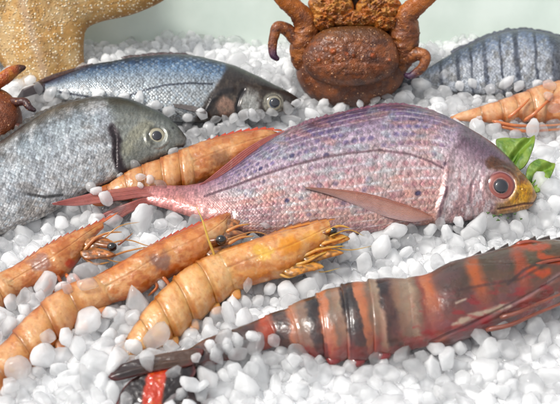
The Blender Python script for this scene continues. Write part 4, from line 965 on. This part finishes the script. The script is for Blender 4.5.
# the loose bed: layer by layer, the upper ones first
for layer, (z0, zj, tries, f) in enumerate([(.42, .35, 26000, .66), (-.08, .26, 60000, .62), (-.45, .22, 30000, .66), (-.9, .2, 3000, .80), (-.05, .3, 16000, .80)]):
    for _ in range(tries):
        y = random.uniform(-17.5, 17.0); x = random.uniform(-1, 1)*(16.5+(y+17.5)*.27)
        depth = sst(2, 16, y); r = random.choice([random.uniform(.34, .46), random.uniform(.42, .6), random.uniform(.52, .74)])*(1-.22*float(depth))
        if layer: r *= 1.05
        if layer == 4: r = random.uniform(.13, .27)
        z = float(ground(x, y))+z0+random.uniform(-zj, zj)
        if near(x, y, z, r, f): continue
        p = Vector((x*CM, y*CM, z*CM)); s = signed(p)
        if s < r*CM*.5: continue
        if layer in (0, 1, 4) and random.random() > .25:
            dv = p-Vector(CAMP)
            hh = bvh.ray_cast(Vector(CAMP), dv.normalized())[0]
            if hh is not None and hh.z > (float(ground(x, y))-.1)*CM: continue
        if layer == 0 and (s > (r+.55)*CM or vnoise(x*.8+50, y*.8+50, 3) < .35): continue      # heaped against the seafood
        put(x, y, z, r)
print('ice pieces', len(pieces))

# how large each shows
info = []
for i, (x, y, z, r, ex) in enumerate(pieces):
    w = np.array([x, y, z])*CM; px, py, dz = project(w); rp = r*CM/dz/TH*280
    vis = -rp*.3 < px < 560+rp*.3 and -rp*.3 < py < 404+rp*.3
    if vis:
        v = Vector(w-CAMP); dist = v.length; h = bvh.ray_cast(Vector(CAMP), v.normalized(), max(dist-r*CM*.9, .01)); vis = h[0] is None
    if vis:      # covered by pieces nearer the camera and higher?
        q = 0
        dirv = (CAMP-w)/np.linalg.norm(CAMP-w)
        for i2 in (-1, 0, 1):
            for j2 in (-2, -1, 0, 1):
                for (a, b, c, rq) in cells.get((int(x//1.3)+i2, int(y//1.3)+j2), ()):
                    dd = np.array([a-x, b-y, c-z]); al = dd@dirv
                    if al > .25*r:
                        off = np.linalg.norm(dd-al*dirv); q += max(0, 1-off/(rq*1.0+.4*r))
        vis = q < .7
    info.append((rp if vis else 0, i, px, py))
info.sort(key=lambda t: -t[0]); IND = [t for t in info[:300] if t[0] > 0]
def zone(px, py):
    if py > 318 and px < 120: return 'rounded milky ice lump in the loose heap filling the lower left corner'
    if py > 340 and px < 290: return 'rounded milky ice lump heaped over and beside the tail fan of the striped prawn'
    if py > 330: return 'rounded milky ice lump in the loose heap in front of the big striped prawn'
    if px < 130 and py > 200: return 'rounded milky ice lump packed among the orange prawns on the left'
    if px < 300 and py > 225: return 'rounded milky ice lump between the golden prawn and the striped prawn'
    if py > 200: return 'rounded milky ice lump on the slope between the pink bream and the striped prawn'
    if px > 400: return 'rounded milky ice lump to the right, around the leaves and the banded bream'
    return 'rounded milky ice lump around the tails and heads of the fish further back'
def rot(seed): 
    e = random.Random(seed*77+5); return Matrix.Rotation(e.uniform(0, 6.28), 3, 'Z') @ Matrix.Rotation(e.uniform(-.7, .7), 3, 'X') @ Matrix.Rotation(e.uniform(0, 6.28), 3, 'Y')
protos = []
for k, (P, f) in enumerate(hiP):
    me = bpy.data.meshes.new('ice_piece'); me.from_pydata(P.tolist(), [], f)
    a = me.color_attributes.new('Col', 'FLOAT_COLOR', 'POINT'); a.data.foreach_set('color', np.tile([milk[k]]*3+[1], len(P)).astype(np.float32))
    me.polygons.foreach_set('use_smooth', [True]*len(f)); me.materials.append(M_ice); me.update(); protos.append(me)
src = None; chosen = set()
for rp, i, px, py in IND:
    x, y, z, r, ex = pieces[i]; chosen.add(i)
    if src is None: o = bpy.data.objects.new('ice_piece', protos[0]); src = o
    else: o = src.copy()
    o.data = protos[i % NVAR]; COL.objects.link(o)
    m = rot(i).to_4x4()@Matrix.Scale(r*CM, 4); m.translation = (x*CM, y*CM, z*CM); o.matrix_world = m
    tag(o, zone(px, py), 'ice', 'loose ice pieces around the seafood')
Vs, Fs, Cs, off = [], [], [], 0
for i, (x, y, z, r, ex) in enumerate(pieces):
    if i in chosen: continue
    k = i % NVAR; P, f = loP[k]; M = np.array(rot(i))
    Vs.append((P@M.T)*r*CM+np.array([x, y, z])*CM); Fs.append(np.array(f)+off); off += len(P); Cs.append(np.full((len(P), 3), milk[k]))
me = bpy.data.meshes.new('crushed_ice'); me.from_pydata(np.concatenate(Vs).tolist(), [], np.concatenate(Fs).tolist())
a = me.color_attributes.new('Col', 'FLOAT_COLOR', 'POINT'); cc = np.ones((off, 4), np.float32); cc[:, :3] = np.concatenate(Cs); a.data.foreach_set('color', cc.ravel())
me.polygons.foreach_set('use_smooth', [True]*len(me.polygons)); me.materials.append(M_ice); me.update()
o = bpy.data.objects.new('crushed_ice', me); COL.objects.link(o)
tag(o, 'small white ice lumps covering the whole display under and around the seafood', 'ice', kind='stuff')

# packed snow-like ice underneath
xs = np.linspace(-34, 34, 240); ys = np.linspace(-24, 17.0, 200); XX, YY = np.meshgrid(xs, ys)
ZZ = ground(XX, YY)-.28+.55*(fbm((XX+40)/.7, (YY+40)/.7, 6)-.5)
m, nt, b, L = nodes('packed_ice'); b.inputs['Base Color'].default_value = (.93, .935, .945, 1); b.inputs['Roughness'].default_value = .45
b.inputs['Subsurface Weight'].default_value = .5; b.inputs['Subsurface Radius'].default_value = (1, 1, 1); b.inputs['Subsurface Scale'].default_value = .004
tc = N_(nt, 'ShaderNodeTexCoord'); nz = N_(nt, 'ShaderNodeTexNoise'); nz.inputs['Scale'].default_value = 300; nz.inputs['Detail'].default_value = 6; L(tc.outputs['Object'], nz.inputs['Vector'])
bp = N_(nt, 'ShaderNodeBump'); bp.inputs['Distance'].default_value = .002; L(nz.outputs['Fac'], bp.inputs['Height']); L(bp.outputs[0], b.inputs['Normal'])
o = mesh_obj('ice_bed', np.stack([XX, YY, ZZ], -1).reshape(-1, 3)*CM, grid_faces(200, 240, wrap=False), m); tag(o, kind='structure')

# counter under the ice and the frosted panel behind it
def box(name, x0, x1, y0, y1, z0, z1, mat, bev=.2):
    bm = bmesh.new(); bmesh.ops.create_cube(bm, size=1)
    for v in bm.verts: v.co = Vector(((x0+x1)/2+v.co.x*(x1-x0), (y0+y1)/2+v.co.y*(y1-y0), (z0+z1)/2+v.co.z*(z1-z0)))*CM
    bmesh.ops.bevel(bm, geom=bm.edges[:], offset=bev*CM, segments=3, affect='EDGES')
    me = bpy.data.meshes.new(name); bm.to_mesh(me); bm.free(); me.materials.append(mat)
    o = bpy.data.objects.new(name, me); COL.objects.link(o); return o
m, nt, b, L = nodes('frosted_panel'); tc = N_(nt, 'ShaderNodeTexCoord'); nz = N_(nt, 'ShaderNodeTexNoise'); nz.inputs['Scale'].default_value = 22; nz.inputs['Detail'].default_value = 6; L(tc.outputs['Object'], nz.inputs['Vector'])
cr = N_(nt, 'ShaderNodeValToRGB'); L(nz.outputs['Fac'], cr.inputs[0]); cr.color_ramp.elements[0].position = .35; cr.color_ramp.elements[0].color = (.50, .58, .52, 1); cr.color_ramp.elements[1].position = .65; cr.color_ramp.elements[1].color = (.62, .69, .63, 1)
L(cr.outputs[0], b.inputs['Base Color']); b.inputs['Roughness'].default_value = .35
box('frosted_back_panel', -36, 36, -.5, .5, -5, 9, m)
bpy.data.objects['frosted_back_panel'].rotation_euler = (R(-26), 0, 0); bpy.data.objects['frosted_back_panel'].location = (0, .177, -.005)
bpn = bpy.data.objects['frosted_back_panel']; tag(bpn, 'pale greenish frosted panel standing behind the ice at the top of the picture', 'panel')
cm = plain_mat('counter', .4, 0, (.55, .58, .57))
cb = box('counter', -36, 36, -26, 20.2, -8, -5.4, cm); tag(cb, kind='structure')

# ================================================================== LIGHT
w = bpy.data.worlds.new('World'); scene.world = w; w.use_nodes = True; nt = w.node_tree; bg = nt.nodes['Background']
sky = N_(nt, 'ShaderNodeTexSky', sky_type='NISHITA'); sky.sun_disc = False
EL, AZ = 60, -105         # sun high on the left, slightly in front of the display
sky.sun_elevation = R(EL); sky.sun_rotation = R(AZ); sky.dust_density = 3; sky.air_density = 1.5
hs = N_(nt, 'ShaderNodeHueSaturation'); hs.inputs['Saturation'].default_value = .22
nt.links.new(sky.outputs[0], hs.inputs['Color']); nt.links.new(hs.outputs[0], bg.inputs[0]); bg.inputs[1].default_value = .10
sd = bpy.data.lights.new('sun', 'SUN'); so = bpy.data.objects.new('sun', sd); COL.objects.link(so)
sd.energy = 1.5; sd.angle = R(10); sd.color = (1, .96, .9)
v = Vector((math.sin(R(AZ))*math.cos(R(EL)), math.cos(R(AZ))*math.cos(R(EL)), math.sin(R(EL))))
so.rotation_euler = v.to_track_quat('Z', 'Y').to_euler()

scene.view_settings.view_transform = 'Standard'; scene.view_settings.look = 'None'; scene.view_settings.gamma = 1; scene.view_settings.exposure = 0.93
scene.render.engine = 'CYCLES'; scene.cycles.use_adaptive_sampling = True; scene.cycles.adaptive_threshold = .03; cy = scene.cycles
cy.use_denoising = True; cy.max_bounces = 14; cy.transmission_bounces = 12; cy.transparent_max_bounces = 10; cy.diffuse_bounces = 6; cy.glossy_bounces = 3; cy.caustics_refractive = True; cy.caustics_reflective = False
cy.sample_clamp_indirect = 10
